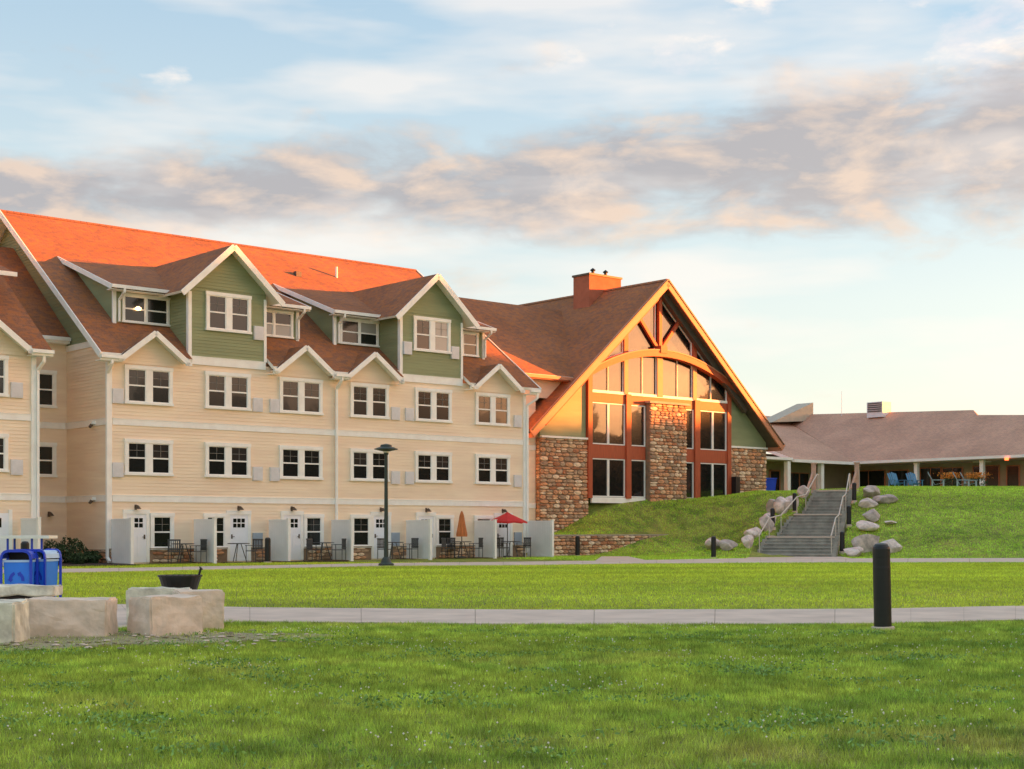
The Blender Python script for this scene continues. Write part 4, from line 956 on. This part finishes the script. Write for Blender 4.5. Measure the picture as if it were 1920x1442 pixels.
BL=[(-3.9,-.1,1.15,.62,.9,'long pale flat boulder leftmost at the stair foot'),(-3.05,-.45,1.2,.55,.8,'low pink boulder in front of the long pale one at the stair foot'),(-2.35,.35,.75,.75,.7,'small round grey boulder touching the lower left stair corner'),
(-2.75,3.7,1.0,.62,.9,'pale boulder left of the stairs just below the first landing'),(-2.35,4.25,.95,1.0,.8,'tall blocky pale boulder left of the stairs at the first landing'),(-2.55,5.2,.9,.8,.8,'rounded boulder left of the stairs just above the first landing'),
(-3.3,8.4,.8,.9,.8,'upright pink boulder farthest left near the stair top'),(-2.5,7.6,.9,1.0,.8,'egg-shaped pale boulder left of the stairs below the second landing'),(-2.6,9.4,.95,.85,.9,'boulder left of the stairs above the second landing'),(-2.3,10.9,.8,.7,.8,'boulder at the very top left of the stairs'),
(2.75,.3,1.2,.55,.9,'low pink flat boulder at the right foot of the stairs'),(3.15,1.55,1.35,1.05,1.0,'big mauve peaked boulder right of the lower stair flight'),(4.2,1.3,1.2,.7,.9,'rounded boulder behind the nearest bollard on the bank'),(3.9,.9,.9,.3,.7,'thin dark slab of rock under the rounded right boulder'),
(3.0,5.0,1.15,.62,.9,'pale oval boulder right of the middle stair flight'),(3.2,6.3,1.25,.72,.9,'mauve boulder right of the stairs above the pale oval one'),(4.1,6.0,.8,.22,.6,'small flat reddish rock right of the mauve boulder'),
(2.85,8.6,1.0,.62,.8,'blue-grey boulder right of the upper stair flight'),(3.7,9.3,1.3,.6,.9,'long pale boulder farthest right near the stair top'),(2.9,10.4,1.15,.7,.9,'tan boulder at the top right of the stairs')]
for i,(lx,ly,w_,h_,dp,lab) in enumerate(BL):
    lx+=(float(stair_left(ly))+1.7) if lx<0 else 0
    X,Y=stw(lx,ly); boulder(X,Y,ground_z(X,Y)+.02,w_*1.15,h_*1.12,dp*1.1,i*3+1,lab)
# --- limestone seats round the fire ring
def block(X,Y,rz,w_,dp,h_,label,m_=LIME,z=0.0,seed=0,name='stone_block',bevel=.022):
    import bmesh
    bm=bmesh.new(); bmesh.ops.create_cube(bm,size=1)
    for v in bm.verts: v.co=Vector((v.co.x*w_,v.co.y*dp,(v.co.z+.5)*h_))
    bmesh.ops.subdivide_edges(bm,edges=bm.edges[:],cuts=9,use_grid_fill=True); bmesh.ops.bevel(bm,geom=[e for e in bm.edges if len(e.link_faces)==2 and e.calc_face_angle(0)>1],offset=bevel,segments=2,affect='EDGES')
    r=random.Random(seed); ox,oy=r.uniform(0,9),r.uniform(0,9)
    from mathutils import noise as mn
    for v in bm.verts:
        n_=mn.noise_vector(v.co*3.1+Vector((ox,oy,0)))*.026+mn.noise_vector(v.co*9+Vector((oy,ox,1)))*.012; v.co+=n_
    me=bpy.data.meshes.new(name); bm.to_mesh(me); bm.free(); me.materials.append(m_); uvl=me.uv_layers.new(name='UVMap')
    for p in me.polygons:
        for li in p.loop_indices:
            c_=me.vertices[me.loops[li].vertex_index].co; uvl.data[li].uv=(c_.x+c_.y,c_.z+c_.y*.3)
    o=bpy.data.objects.new(name,me); scene.collection.objects.link(o); o.location=(X,Y,z); o.rotation_euler=(0,0,rz)
    return tag(o,label,'stone block','limestone blocks round the fire ring')
block(-6.32,17.32,math.radians(4),1.05,.7,.52,'grey rough limestone block cut by the left edge of the picture',LIMEG,-.02,1)
block(-5.52,18.35,math.radians(3),1.02,.62,.51,'long tan limestone block between the grey one and the gap',LIME,-.02,2)
block(-4.40,18.62,math.radians(38),.72,.66,.52,'cube-like limestone block turned corner-on beside the gap',LIME,-.02,3)
block(-4.22,19.75,math.radians(20),.62,.6,.55,'tan limestone block hidden behind the corner-on cube',LIME,-.02,4)
block(-4.95,20.6,math.radians(8),.85,.55,.54,'pale flat-topped limestone block behind the corner-on cube',LIMEG,-.02,5)
block(-6.95,20.5,math.radians(5),1.2,.6,.14,'pale stone slab seat on dark supports at the left edge',LIMEG,.42,6)
m=MB(); m.box(-7.45,-6.45,20.3,20.7,0,.42,mat('dark_block',(.04,.03,.028),.9,.1,3)); tag(obj('slab_support',m),'dark block carrying the pale slab seat at the left edge','support')
fb=thing('fire_bowl','black steel fire bowl with lifted handle resting on the stone blocks','fire bowl',(-4.82,21.3,.46),0)
m=MB(); m.lathe([(.2,.0),(.24,.0),(.305,.2),(.32,.2),(.32,.225),(.29,.225),(.22,.02)],BLACK,n=24); obj('bowl',m,fb)
m=MB(); m.tube((.27,0,.21),(.30,.0,.32),.018,.018,BLACK,6); m.tube((.30,0,.32),(.31,0,.33),.04,.03,BLACK,6); obj('handle',m,fb)
m=MB()
for k in range(7): m.tube((-.25+k*.083,-.2,.215),(-.25+k*.083,.2,.215),.008,.008,BLACK,5)
obj('grate',m,fb)
# stone pebbles on worn ground
m=MB()
for i in range(260):
    t=random.uniform(0,6.28); q=random.uniform(.3,1.1); X=-5.3+3.0*q*math.cos(t); Y=17.7+1.5*q*math.sin(t); r_=random.uniform(.015,.055)
    m.lathe([(r_*.6,0),(r_,r_*.25),(r_*.55,r_*.5)],CONC if random.random()<.5 else GRAVEL,(X,Y,.028),6)
struct('pebbles',m,'stuff',label='loose pale stones on the worn ground round the seats',cat='stones')
# --- recycling bins
def arrows(mb,c,r,mt,y):
    for k in range(3):
        a0=math.radians(90+120*k+18); a1=math.radians(90+120*k+88); n=6
        for i in range(n):
            t0=a0+(a1-a0)*i/n; t1=a0+(a1-a0)*(i+1)/n; p=[(c[0]+math.cos(t)*q,y,c[1]+math.sin(t)*q) for t,q in ((t0,r*.62),(t1,r*.62),(t1,r),(t0,r))]
            mb.prism(p,(0,-.006,0),mt)
        t=a1; p=[(c[0]+math.cos(t)*r*.45,y,c[1]+math.sin(t)*r*.45),(c[0]+math.cos(t+.42)*r*.82,y,c[1]+math.sin(t+.42)*r*.82),(c[0]+math.cos(t)*r*1.18,y,c[1]+math.sin(t)*r*1.18)]; mb.prism(p,(0,-.006,0),mt)
def bin_(loc,rz,label,lid):
    t=thing('recycling_bin',label,'recycling bin',loc,rz,'blue recycling bins by the stone seats')
    m=MB(); m.polys([(-.22,-.2,.06),(.22,-.2,.06),(.22,.2,.06),(-.22,.2,.06),(-.25,-.235,.76),(.25,-.235,.76),(.25,.235,.76),(-.25,.235,.76)],[(0,3,2,1),(4,5,6,7),(0,1,5,4),(1,2,6,5),(2,3,7,6),(3,0,4,7)],BLUE)
    m.box(-.265,.265,-.25,.25,.74,.78,BLUEL); b=obj('bin_body',m,t)
    m=MB(); arrows(m,(0,.42),.15,BLUED,-.222); obj('recycling_symbol',m,b,loc=(0,0,0))
    fr=MB(); pr=[(-.29,0)]+[(-.29,.8),(-.27,.88),(-.22,.93),(-.14,.95),(.14,.95),(.22,.93),(.27,.88),(.29,.8)]+[(.29,0)]
    for y in (-.27,.27):
        for i in range(len(pr)-1): fr.beam((pr[i][0],y,pr[i][1]),(pr[i+1][0],y,pr[i+1][1]),.05,.045,BLUED,up=(0,1,0))
    fr.box(-.29,.29,-.25,.25,.02,.05,BLUED); obj('frame',fr,t)
    h=MB()
    for i in range(1,len(pr)-2):
        a,b_=pr[i],pr[i+1]; h.polys([(a[0],-.26,a[1]),(b_[0],-.26,b_[1]),(b_[0],.26,b_[1]),(a[0],.26,a[1])],[(0,1,2,3)],lid)
    h.box(-.25,.25,.2,.25,.78,.92,BLACK); obj('hood',h,t)
    return t
b1_=bin_((-9.12,27.15,0),math.radians(6),'left blue recycling bin in arched frame with dark opening',BLUED); b1_.scale=(.92,1,1)
b2_=bin_((-8.86,27.75,0),math.radians(-14),'right blue recycling bin turned aside with pale blue hood',BLUEL); b2_.scale=(.66,1,1)
tb=thing('high_table','white-topped bar-height table on thin blue legs behind the recycling bins','table',(-10.2,31.0,0),.05)
m=MB(); m.box(-.5,.5,-.35,.35,1.15,1.21,TRIM); obj('tabletop',m,tb)
for x in (-.38,.12,.32): 
    m=MB(); m.tube((x,-.25,0),(x,-.25,1.15),.025,.025,BLUED,8); obj('leg',m,tb)
m=MB(); m.tube((-.38,.25,0),(-.38,.25,1.15),.025,.025,BLUED,8); obj('leg',m,tb)
# --- privacy screens
def screen(s,d1,label,d0=.07):
    t=bthing('privacy_screen',label,'privacy screen',(s,.9,0)); t['group']='white vinyl screens between the patios'
    m=MB(); k=int((d1-.1-d0)/.16)
    for i in range(k):
        a=d0+i*(d1-.1-d0)/k; m=MB(); m.lb(s-.02,s+.02,a+.002,a+(d1-.1-d0)/k-.002,.1,1.66,VINYL); obj('board',m,t)
    m=MB(); m.lb(s-.035,s+.035,d0,d1-.1,1.66,1.73,VINYL); obj('rail',m,t); m=MB(); m.lb(s-.035,s+.035,d0,d1-.1,.04,.12,VINYL); obj('rail',m,t)
    m=MB(); m.lb(s-.06,s+.06,d1-.1,d1+.02,0,1.74,TRIM); m.prism([(s-.075,-d1-.035,1.74),(s+.075,-d1-.035,1.74),(s+.075,-d1+.115,1.74),(s-.075,-d1+.115,1.74)],(0,0,.03),TRIM); obj('post',m,t)
for s,d,lab in ((.1,1.78,'white privacy screen at the left corner of the first patio'),(3.6,1.73,'white privacy screen between the first and second doors'),(7.03,1.6,'white privacy screen right of the black bollard'),(10.1,1.6,'white privacy screen at the middle downspout'),(14.05,1.85,'white privacy screen left of the orange umbrella'),(17.97,1.55,'white privacy screen under the red umbrella'),(21.2,1.85,'white privacy screen at the right end beside the stone wall')): screen(s,d,lab)
screen(-3.35,1.5,'white privacy screen behind the blue recycling bins',-.1)
# --- patio furniture
def chair(loc,rz,label,mt=DKGREY):
    t=thing('patio_chair',label,'chair',loc,rz,'metal chairs on the patios')
    m=MB(); m.box(-.24,.24,-.22,.24,.41,.44,mt); obj('seat',m,t)
    m=MB()
    for k in range(6): m.box(-.22+k*.08,-.19+k*.08,.23,.26,.46,.85,mt)
    m.box(-.25,.25,.225,.265,.84,.9,mt); m.box(-.25,.25,.225,.265,.5,.54,mt); obj('backrest',m,t)
    for x in (-.23,.23):
        for y,h in ((-.2,.64),(.24,.88)):
            m=MB(); m.tube((x,y,0),(x,y,h),.016,.016,mt,6); obj('leg',m,t)
        m=MB(); m.box(x-.025,x+.025,-.24,.26,.63,.655,mt); obj('armrest',m,t)
    return t
def table(loc,label,mt=DKGREY):
    t=thing('patio_table',label,'table',loc,0,'small round tables on the patios')
    m=MB(); m.lathe([(.42,.70),(.44,.71),(.44,.73),(.4,.735)],mt,n=20); obj('tabletop',m,t)
    for k in range(3):
        a=k*2.09; m=MB(); m.tube((.1*math.cos(a),.1*math.sin(a),.7),(.32*math.cos(a),.32*math.sin(a),0),.018,.018,mt,6); obj('leg',m,t)
    return t
def pw(s,d): p=W(s,d,.045); return (p.x,p.y,p.z)
c0=chair(pw(2.25,1.1),RZ+2.4,'dark metal chair left of the table on the first patio')
t0=table(pw(2.75,.75),'round dark table on the first patio')
def ch_(s,d,r,l): return dup(c0,pw(s,d),RZ+r,l)
ch_(3.15,1.2,-1.6,'pale-backed metal chair right of the table on the first patio')
dup(t0,pw(5.0,1.1),0,'round dark table before the second patio door'); ch_(5.55,1.35,-1.2,'metal chair before the second patio door')
dup(t0,pw(9.15,.9),0,'round dark table on the third patio'); ch_(8.7,.9,1.5,'metal chair left of the table on the third patio'); ch_(9.65,1.25,-2.5,'metal chair right of the table on the third patio')
dup(t0,pw(12.6,1.1),0,'round dark table behind the lamp post'); ch_(12.1,1.2,1.7,'metal chair on the fourth patio left of the lamp post'); ch_(13.5,1.1,-1.6,'metal chair on the fourth patio right of the lamp post')
dup(t0,pw(16.45,1.0),0,'round dark table under the closed orange umbrella'); ch_(15.95,.7,1.3,'metal chair left of the closed orange umbrella'); ch_(17.1,1.2,-1.9,'metal chair right of the closed orange umbrella'); ch_(16.5,.45,0.1,'metal chair behind the closed orange umbrella')
dup(t0,pw(19.25,1.15),0,'round dark table under the open red umbrella'); ch_(18.6,1.1,1.6,'metal chair left of the table under the red umbrella'); ch_(20.0,1.15,-1.6,'brown-looking metal chair right of the table under the red umbrella'); ch_(19.3,.5,0,'metal chair behind the table under the red umbrella')
um=thing('patio_umbrella','open red patio umbrella over the table at the right end','umbrella',pw(19.02,1.15),0)
m=MB(); m.tube((0,0,0),(0,0,2.05),.02,.02,DKGREY,8); m.lathe([(.2,0),(.2,.05),(.04,.08)],DKGREY,n=14); obj('pole',m,um)
m=MB(); n=8; R=.92
for i in range(n):
    a,b=2*math.pi*i/n,2*math.pi*(i+1)/n; A_=(R*math.cos(a),R*math.sin(a),1.62);B_=(R*math.cos(b),R*math.sin(b),1.62); A2=(.18*math.cos(a),.18*math.sin(a),1.97);B2=(.18*math.cos(b),.18*math.sin(b),1.97); mid=((A_[0]+B_[0])/2*.95,(A_[1]+B_[1])/2*.95,1.66)
    m.polys([A_,mid,B_,B2,A2],[(0,1,4),(1,3,4),(1,2,3)],RED); m.polys([(p[0],p[1],p[2]-.012) for p in (A_,mid,B_,B2,A2)],[(4,1,0),(4,3,1),(3,2,1)],RED); m.polys([A2,B2,(0,0,2.08)],[(0,1,2)],RED); m.polys([A_,mid,B_,(B_[0],B_[1],1.54),(mid[0],mid[1],1.58),(A_[0],A_[1],1.54)],[(0,5,4,1),(1,4,3,2)],RED)
cn=obj('canopy',m,um)
for i in range(n):
    a=2*math.pi*i/n; q=MB(); q.tube((0,0,1.9),(R*math.cos(a),R*math.sin(a),1.6),.01,.01,DKGREY,4); obj('rib',q,um)
um2=thing('patio_umbrella','closed orange patio umbrella standing by the dark chairs','umbrella',pw(16.45,1.0),0)
m=MB(); m.tube((0,0,0),(0,0,2.1),.022,.022,DKGREY,8); m.lathe([(.2,0),(.2,.05),(.04,.08)],DKGREY,n=14); obj('pole',m,um2)
m=MB(); n=24; v=[];f=[]; lv=[(.03,2.08),(.08,1.9),(.13,1.5),(.2,1.05),(.19,.95)]
for r_,z in lv:
    for i in range(n): a=2*math.pi*i/n; q=r_*(1+.28*math.cos(8*a)); v.append((q*math.cos(a),q*math.sin(a),z))
for k in range(len(lv)-1):
    for i in range(n): j=(i+1)%n; f.append((k*n+i,(k+1)*n+i,(k+1)*n+j,k*n+j))
m.polys(v,f,ORANGE); obj('canopy',m,um2)
# --- shrubs
def shrub(loc,w_,h_,seed,label,leafm=LEAF,name='shrub',cat='shrub',n=900,ls=.055,trunk=True):
    t=thing(name,label,cat,loc,0); r=np.random.default_rng(seed)
    p=r.normal(size=(n,3)); p/=np.linalg.norm(p,axis=1)[:,None]; rad=.55+.45*r.random(n)**.5; rad*=1+.18*np.sin(p[:,0]*5+seed)+.15*np.cos(p[:,2]*6)
    c=p*rad[:,None]*np.array([w_/2,w_/2,h_/2])+np.array([0,0,h_*.52]); c[:,2]=np.maximum(c[:,2],.03)
    leaf_mesh_obj('foliage',c,ls,r,leafm,t)
    if trunk:
        m=MB()
        for k in range(4): m.tube((0,0,0),(math.cos(k*1.6)*w_*.2,math.sin(k*1.6)*w_*.2,h_*.6),.025,.01,BARK,5)
        obj('stem',m,t)
    return t
def leaf_mesh_obj(name,c,ls,r,mt,parent=None):
    n=len(c); a=r.normal(size=(n,3)); a/=np.linalg.norm(a,axis=1)[:,None]; b=np.cross(a,r.normal(size=(n,3))); b/=np.linalg.norm(b,axis=1)[:,None]; sz=ls*(.6+.8*r.random(n))[:,None]
    V=np.stack([c-a*sz,c+b*sz*.5,c+a*sz,c-b*sz*.5],1).reshape(-1,3)
    me=bpy.data.meshes.new(name); me.vertices.add(4*n); me.vertices.foreach_set('co',V.ravel()); me.loops.add(4*n); me.loops.foreach_set('vertex_index',np.arange(4*n)); me.polygons.add(n); me.polygons.foreach_set('loop_start',np.arange(n)*4); me.update(calc_edges=True); me.uv_layers.new(name='UVMap'); me.materials.append(mt)
    o=bpy.data.objects.new(name,me); scene.collection.objects.link(o)
    if parent is not None: o.parent=parent
    return o
for i,(s,d,w_,h_,lab) in enumerate(((-1.9,-.6,1.1,.8,'dark round shrub leftmost in the mulch bed of the recess'),(-1.1,-.9,1.0,.95,'tallest dark shrub in the mulch bed of the recess'),(-.6,-.2,.7,.45,'low dark shrub beside the corner downspout'),(-1.5,.6,.6,.4,'small light green plant in front of the recess shrubs'))):
    p=W(s,d,.04); shrub(p,w_,h_,i+3,lab)
# --- things before the porch
def adirondack(loc,rz,label,mt):
    t=thing('garden_chair',label,'garden chair',loc,rz,'slatted garden chairs on the hilltop lawn')
    m=MB()
    for k in range(5): m.beam((-.24+k*.12,.1,.3),(-.26+k*.13,.5,1.0+.04*(2-abs(k-2))),.10,.02,mt,up=(0,-1,.5))
    obj('backrest',m,t)
    m=MB()
    for k in range(5): m.beam((-.28,-.4+k*.11,.40-k*.025),(.28,-.4+k*.11,.40-k*.025),.09,.02,mt)
    obj('seat',m,t)
    for x in (-.33,.33):
        m=MB(); m.box(x-.07,x+.07,-.5,.3,.56,.585,mt); obj('armrest',m,t)
        m=MB(); m.box(x-.02,x+.02,-.45,-.36,0,.56,mt); obj('leg',m,t)
        m=MB(); m.box(x-.02,x+.02,.2,.29,0,.56,mt); obj('leg',m,t)
    return t
def gh(x,Y): X=(x-960)/2750*Y; return (X,Y,ground_z(X,Y))
adirondack(gh(1680,89),.3,'leftmost bright blue garden chair before the porch door',ADIB); adirondack(gh(1714,89),.2,'bright blue garden chair beside the second porch column',ADIB)
adirondack(gh(1756,88.5),1.3,'pale blue reclined garden chair left of the orange flowers',ADIL); adirondack(gh(1803,88.5),1.3,'pale blue reclined garden chair between the two flower clumps',ADIL); adirondack(gh(1817,88.9),1.3,'pale blue reclined garden chair just left of the right flower clump',ADIL)
for x,w_,lab,k in ((1783,1.2,'left clump of orange flowers on the hilltop',1),(1831,1.15,'right clump of orange flowers on the hilltop',2)):
    p=gh(x,90); t=shrub(p,w_,1.05,20+k,lab,LEAF,'flower_clump','flowers',500,.05,False); r_=np.random.default_rng(k); c_=np.c_[r_.normal(0,w_*.28,500),r_.normal(0,.25,500),.75+.35*r_.random(500)]; leaf_mesh_obj('blossom',c_,.05,r_,FLOW,t)
# low dark shrubs along porch
# blue cart by the hall corner
bc=thing('blue_bin','blue rolling bin beside the stone corner of the hall','bin',gh(1441,90.5),.3)
m=MB(); m.polys([(-.3,-.3,.08),(.3,-.3,.08),(.3,.3,.08),(-.3,.3,.08),(-.36,-.36,.85),(.36,-.36,.85),(.36,.36,.85),(-.36,.36,.85)],[(0,3,2,1),(4,5,6,7),(0,1,5,4),(1,2,6,5),(2,3,7,6),(3,0,4,7)],BLUED); obj('bin_body',m,bc); m=MB(); m.box(-.39,.39,-.39,.39,.85,.92,BLUED); obj('lid',m,bc)
for x in (-.32,.32): 
    m=MB(); m.tube((x-.03,.3,.1),(x+.03,.3,.1),.1,.1,BLACK,12); obj('wheel',m,bc)
m=MB(); m.box(-.2,.2,-.15,.15,0,.9,mat('tan_post',(.55,.36,.26),.8,.08,3)); 
for lx,ly,lab in ((-.35,13.2,'tan timber post at the top left of the stairs'),(2.0,13.2,'tan timber post at the top right of the stairs')):
    X,Y=stw(lx,ly); t=thing('timber_post',lab,'post',(X,Y,3.4),SA,'timber posts at the stair top'); q=MB(); q.box(-.12,.12,-.12,.12,0,1.55,MATS['tan_post']); q.box(-.16,.16,-.16,.16,1.55,1.62,MATS['tan_post']); obj('post',q,t); q=MB(); q.beam((0,0,1.2),(-.25,-.9,.15),.1,.1,MATS['tan_post']); obj('brace',q,t)
# wall unit outside the hall's right pier
m=MB(); m.lb(39.15,39.5,WD+.02,WD+.5,3.2,4.3,BLACK); o=obj('utility_box',m,hall)
# ================================================================= trees out of frame, seen in the glass and shading the hill
def tree(X,Y,h_,w_,seed,label,name='tree'):
    t=thing(name,label,'tree',(X,Y,ground_z(X,Y) if Y<150 else 0),0,'trees beyond the lawn to the right'); r=np.random.default_rng(seed)
    m=MB(); m.tube((0,0,0),(0,0,h_*.55),h_*.025,h_*.012,BARK,8)
    for k in range(6): a=k*1.05; m.tube((0,0,h_*(.25+.04*k)),(math.cos(a)*w_*.33,math.sin(a)*w_*.33,h_*(.5+.05*k)),h_*.009,h_*.003,BARK,5)
    obj('trunk',m,t); cl=[]
    nb=34
    for k in range(nb):
        a=r.random()*6.28; q=r.random(); zc=h_*(.06+.86*q); rr=w_*.36*(1-.55*q*q)*r.random()**.4
        c=np.array([math.cos(a)*rr,math.sin(a)*rr,zc]); n=150; p=r.normal(size=(n,3)); p/=np.linalg.norm(p,axis=1)[:,None]
        cl.append(c+p*(.6+.4*r.random((n,1)))*np.array([w_*.2,w_*.2,h_*.1])*(.7+.5*r.random()))
    leaf_mesh_obj('crown',np.concatenate(cl),h_*.036+.22,r,TREEL,t)
TR=[]
for i in range(48):
    Y=-8+3.1*i; X=92+3.5*math.sin(i*2.3)+(4 if i%2 else 0)
    h_=12.2+1.5*math.sin(i*1.9)+1.2*math.cos(i*.8)
    if 83<Y<97: h_=17.4+1.2*math.sin(i*2.1)
    elif Y<52: h_+=4.5
    elif 97<=Y<122: h_=11.0
    TR.append((X,Y,h_))
for i,(X,Y,h_) in enumerate(TR): tree(X,Y,h_,9.5+h_*.1,100+i,'dark leafy tree in the row beyond the lawn, out to the right')
# ================================================================= grass
def inside(poly,x,y):
    r=np.zeros(len(x),bool); n=len(poly); j=n-1
    for i in range(n):
        xi,yi=poly[i];xj,yj=poly[j]; c=((yi>y)!=(yj>y))&(x<(xj-xi)*(y-yi)/(yj-yi+1e-12)+xi); r^=c; j=i
    return r
NPP=NP_N+NP_F[::-1]; FPP=FP_N+FP_F[::-1]
def blades(name,X,Y,Z,h,w,mt,label,lean=.5):
    n=len(X); az=rng.random(n)*6.283; ln=rng.normal(size=(n,2))*lean*h[:,None]; hh=h*(.55+.9*rng.random(n)); ww=w*(.7+.6*rng.random(n))
    dx=np.cos(az)*ww/2; dy=np.sin(az)*ww/2
    V=np.empty((n,3,3)); V[:,0]=np.c_[X-dx,Y-dy,Z-.01]; V[:,1]=np.c_[X+dx,Y+dy,Z-.01]; V[:,2]=np.c_[X+ln[:,0],Y+ln[:,1],Z+hh]
    me=bpy.data.meshes.new(name); me.vertices.add(3*n); me.vertices.foreach_set('co',V.ravel()); me.loops.add(3*n); me.loops.foreach_set('vertex_index',np.arange(3*n)); me.polygons.add(n); me.polygons.foreach_set('loop_start',np.arange(n)*3); me.update(calc_edges=True); me.materials.append(mt)
    o=bpy.data.objects.new(name,me); scene.collection.objects.link(o); o['kind']='stuff'; o['label']=label; o['category']='grass'; return o
def lump(X,Y,sc,ph=0.0):   # cheap smooth pseudo-noise
    return (np.sin(X*sc+ph)*np.cos(Y*sc*1.3+1.7*ph)+np.sin(X*sc*2.1+Y*sc*1.1+2+ph)*.6+np.cos(X*sc*.7-Y*sc*2.3+ph*3)*.6)/2.2
def area(Y0,Y1,n,k=.375):
    Y=np.sqrt(rng.random(n)*(Y1**2-Y0**2)+Y0**2); X=(rng.random(n)*2-1)*Y*k; return X,Y
X,Y=area(7.6,24.5,560000)
keep=~inside(NPP,X,Y)&~((((X+5.5)/2.5)**2+((Y-17.9)/1.4)**2<1)&(rng.random(len(X))<.72))
keep&=((X+4.92)**2>0); X,Y=X[keep],Y[keep]; L_=lump(X,Y,2.2)+.6*lump(X,Y,5.3,2)+.9*lump(X,Y,11.7,4)
blades('near_grass',X,Y,np.zeros(len(X)),.036*(1+.3*L_)+.010,np.full(len(X),.0085)*(Y/12)**.6,GRASS_B,'uneven mown grass of the foreground lawn')
X,Y=area(24,58,430000,.39)
keep=~inside(NPP,X,Y)&~inside(FPP,X,Y); 
s_=(X-P0.x)*U.x+(Y-P0.y)*U.y; d_=(X-P0.x)*NV.x+(Y-P0.y)*NV.y
keep&=~((d_<2.4)&(s_<22)&(s_>-3.2))&~((s_<=-3.2)&(d_<1.9)); X,Y=X[keep],Y[keep]
blades('lawn_grass',X,Y,np.zeros(len(X)),np.full(len(X),.045),.017*(Y/35),GRASS_H,'bright even grass of the middle lawn between the two paths')
n=620000; s_=rng.random(n)*46+18; d_=rng.random(n)*50-14; X=P0.x+s_*U.x+d_*NV.x; Y=P0.y+s_*U.y+d_*NV.y
lt_,lo2=stair_lt(X,Y)
keep=~inside(FPP,X,Y)&(Y>56)&~((d_<-2.75)&(s_<42.6))&~((d_>-.46)&(d_<.1)&(s_<31))&~((lt_>-.5)&(lt_<ST_L+7)&(lo2<2.05)&(lo2>stair_left(lt_)-.35))&~((s_<22)&(d_<1.9))&~((s_>52)&(d_<-10.8))&~(s_>61.8)&~((Y<70)&inside([gp(x,y) for x,y in ((1110,1054),(1220,1053),(1180,1044),(1126,1044))],X,Y))&~inside([gp(x,y) for x,y in ((1395,1049),(1600,1049.5),(1572,1044),(1412,1044))],X,Y)
s_,d_,X,Y=s_[keep],d_[keep],X[keep],Y[keep]; Z=np.concatenate([height(s_[i:i+60000],d_[i:i+60000]) for i in range(0,len(s_),60000)])
blades('bank_grass',X,Y,Z,np.full(len(X),.06),np.full(len(X),.035),GRASS_HILL,'green grass covering the bank on both sides of the stairs')
# clover: leaves in dark patches, small white heads
X,Y=area(7.6,19,90000); L_=lump(X,Y,1.3,5)+.8*lump(X,Y,3.1,1)+.5*lump(X,Y,7.7,3)+rng.normal(size=len(X))*.3; k=L_>.75; X,Y=X[k],Y[k]
CL=mat('clover_leaf',(.20,.36,.08),.7,.1,3,island=.4)
cl=leaf_mesh_obj('clover',np.c_[X,Y,.035+.03*rng.random(len(X))],.016,rng,CL); cl['kind']='stuff'; cl['label']='dark clover patches in the foreground lawn'; cl['category']='clover'
X,Y=area(7.6,20,9000); L_=lump(X,Y,1.1,8)+.5*lump(X,Y,3.1,4)+rng.normal(size=len(X))*.5; k=L_>.85; X,Y=X[k],Y[k]; m=MB(); WH=mat('clover_head',(.80,.78,.66),.8,.05,3)
for x,y in zip(X,Y):
    r_=random.uniform(.005,.009); z=random.uniform(.05,.075); m.polys([(x-r_,y,z),(x+r_,y,z),(x,y-r_,z),(x,y+r_,z),(x,y,z+r_),(x,y,z-r_)],[(0,2,4),(2,1,4),(1,3,4),(3,0,4),(2,0,5),(1,2,5),(3,1,5),(0,3,5)],WH)
struct('clover_flowers',m,'stuff',label='tiny white clover heads scattered in the foreground lawn',cat='flowers')
scene.render.engine='CYCLES'
try: scene.cycles.use_denoising=True
except Exception: pass
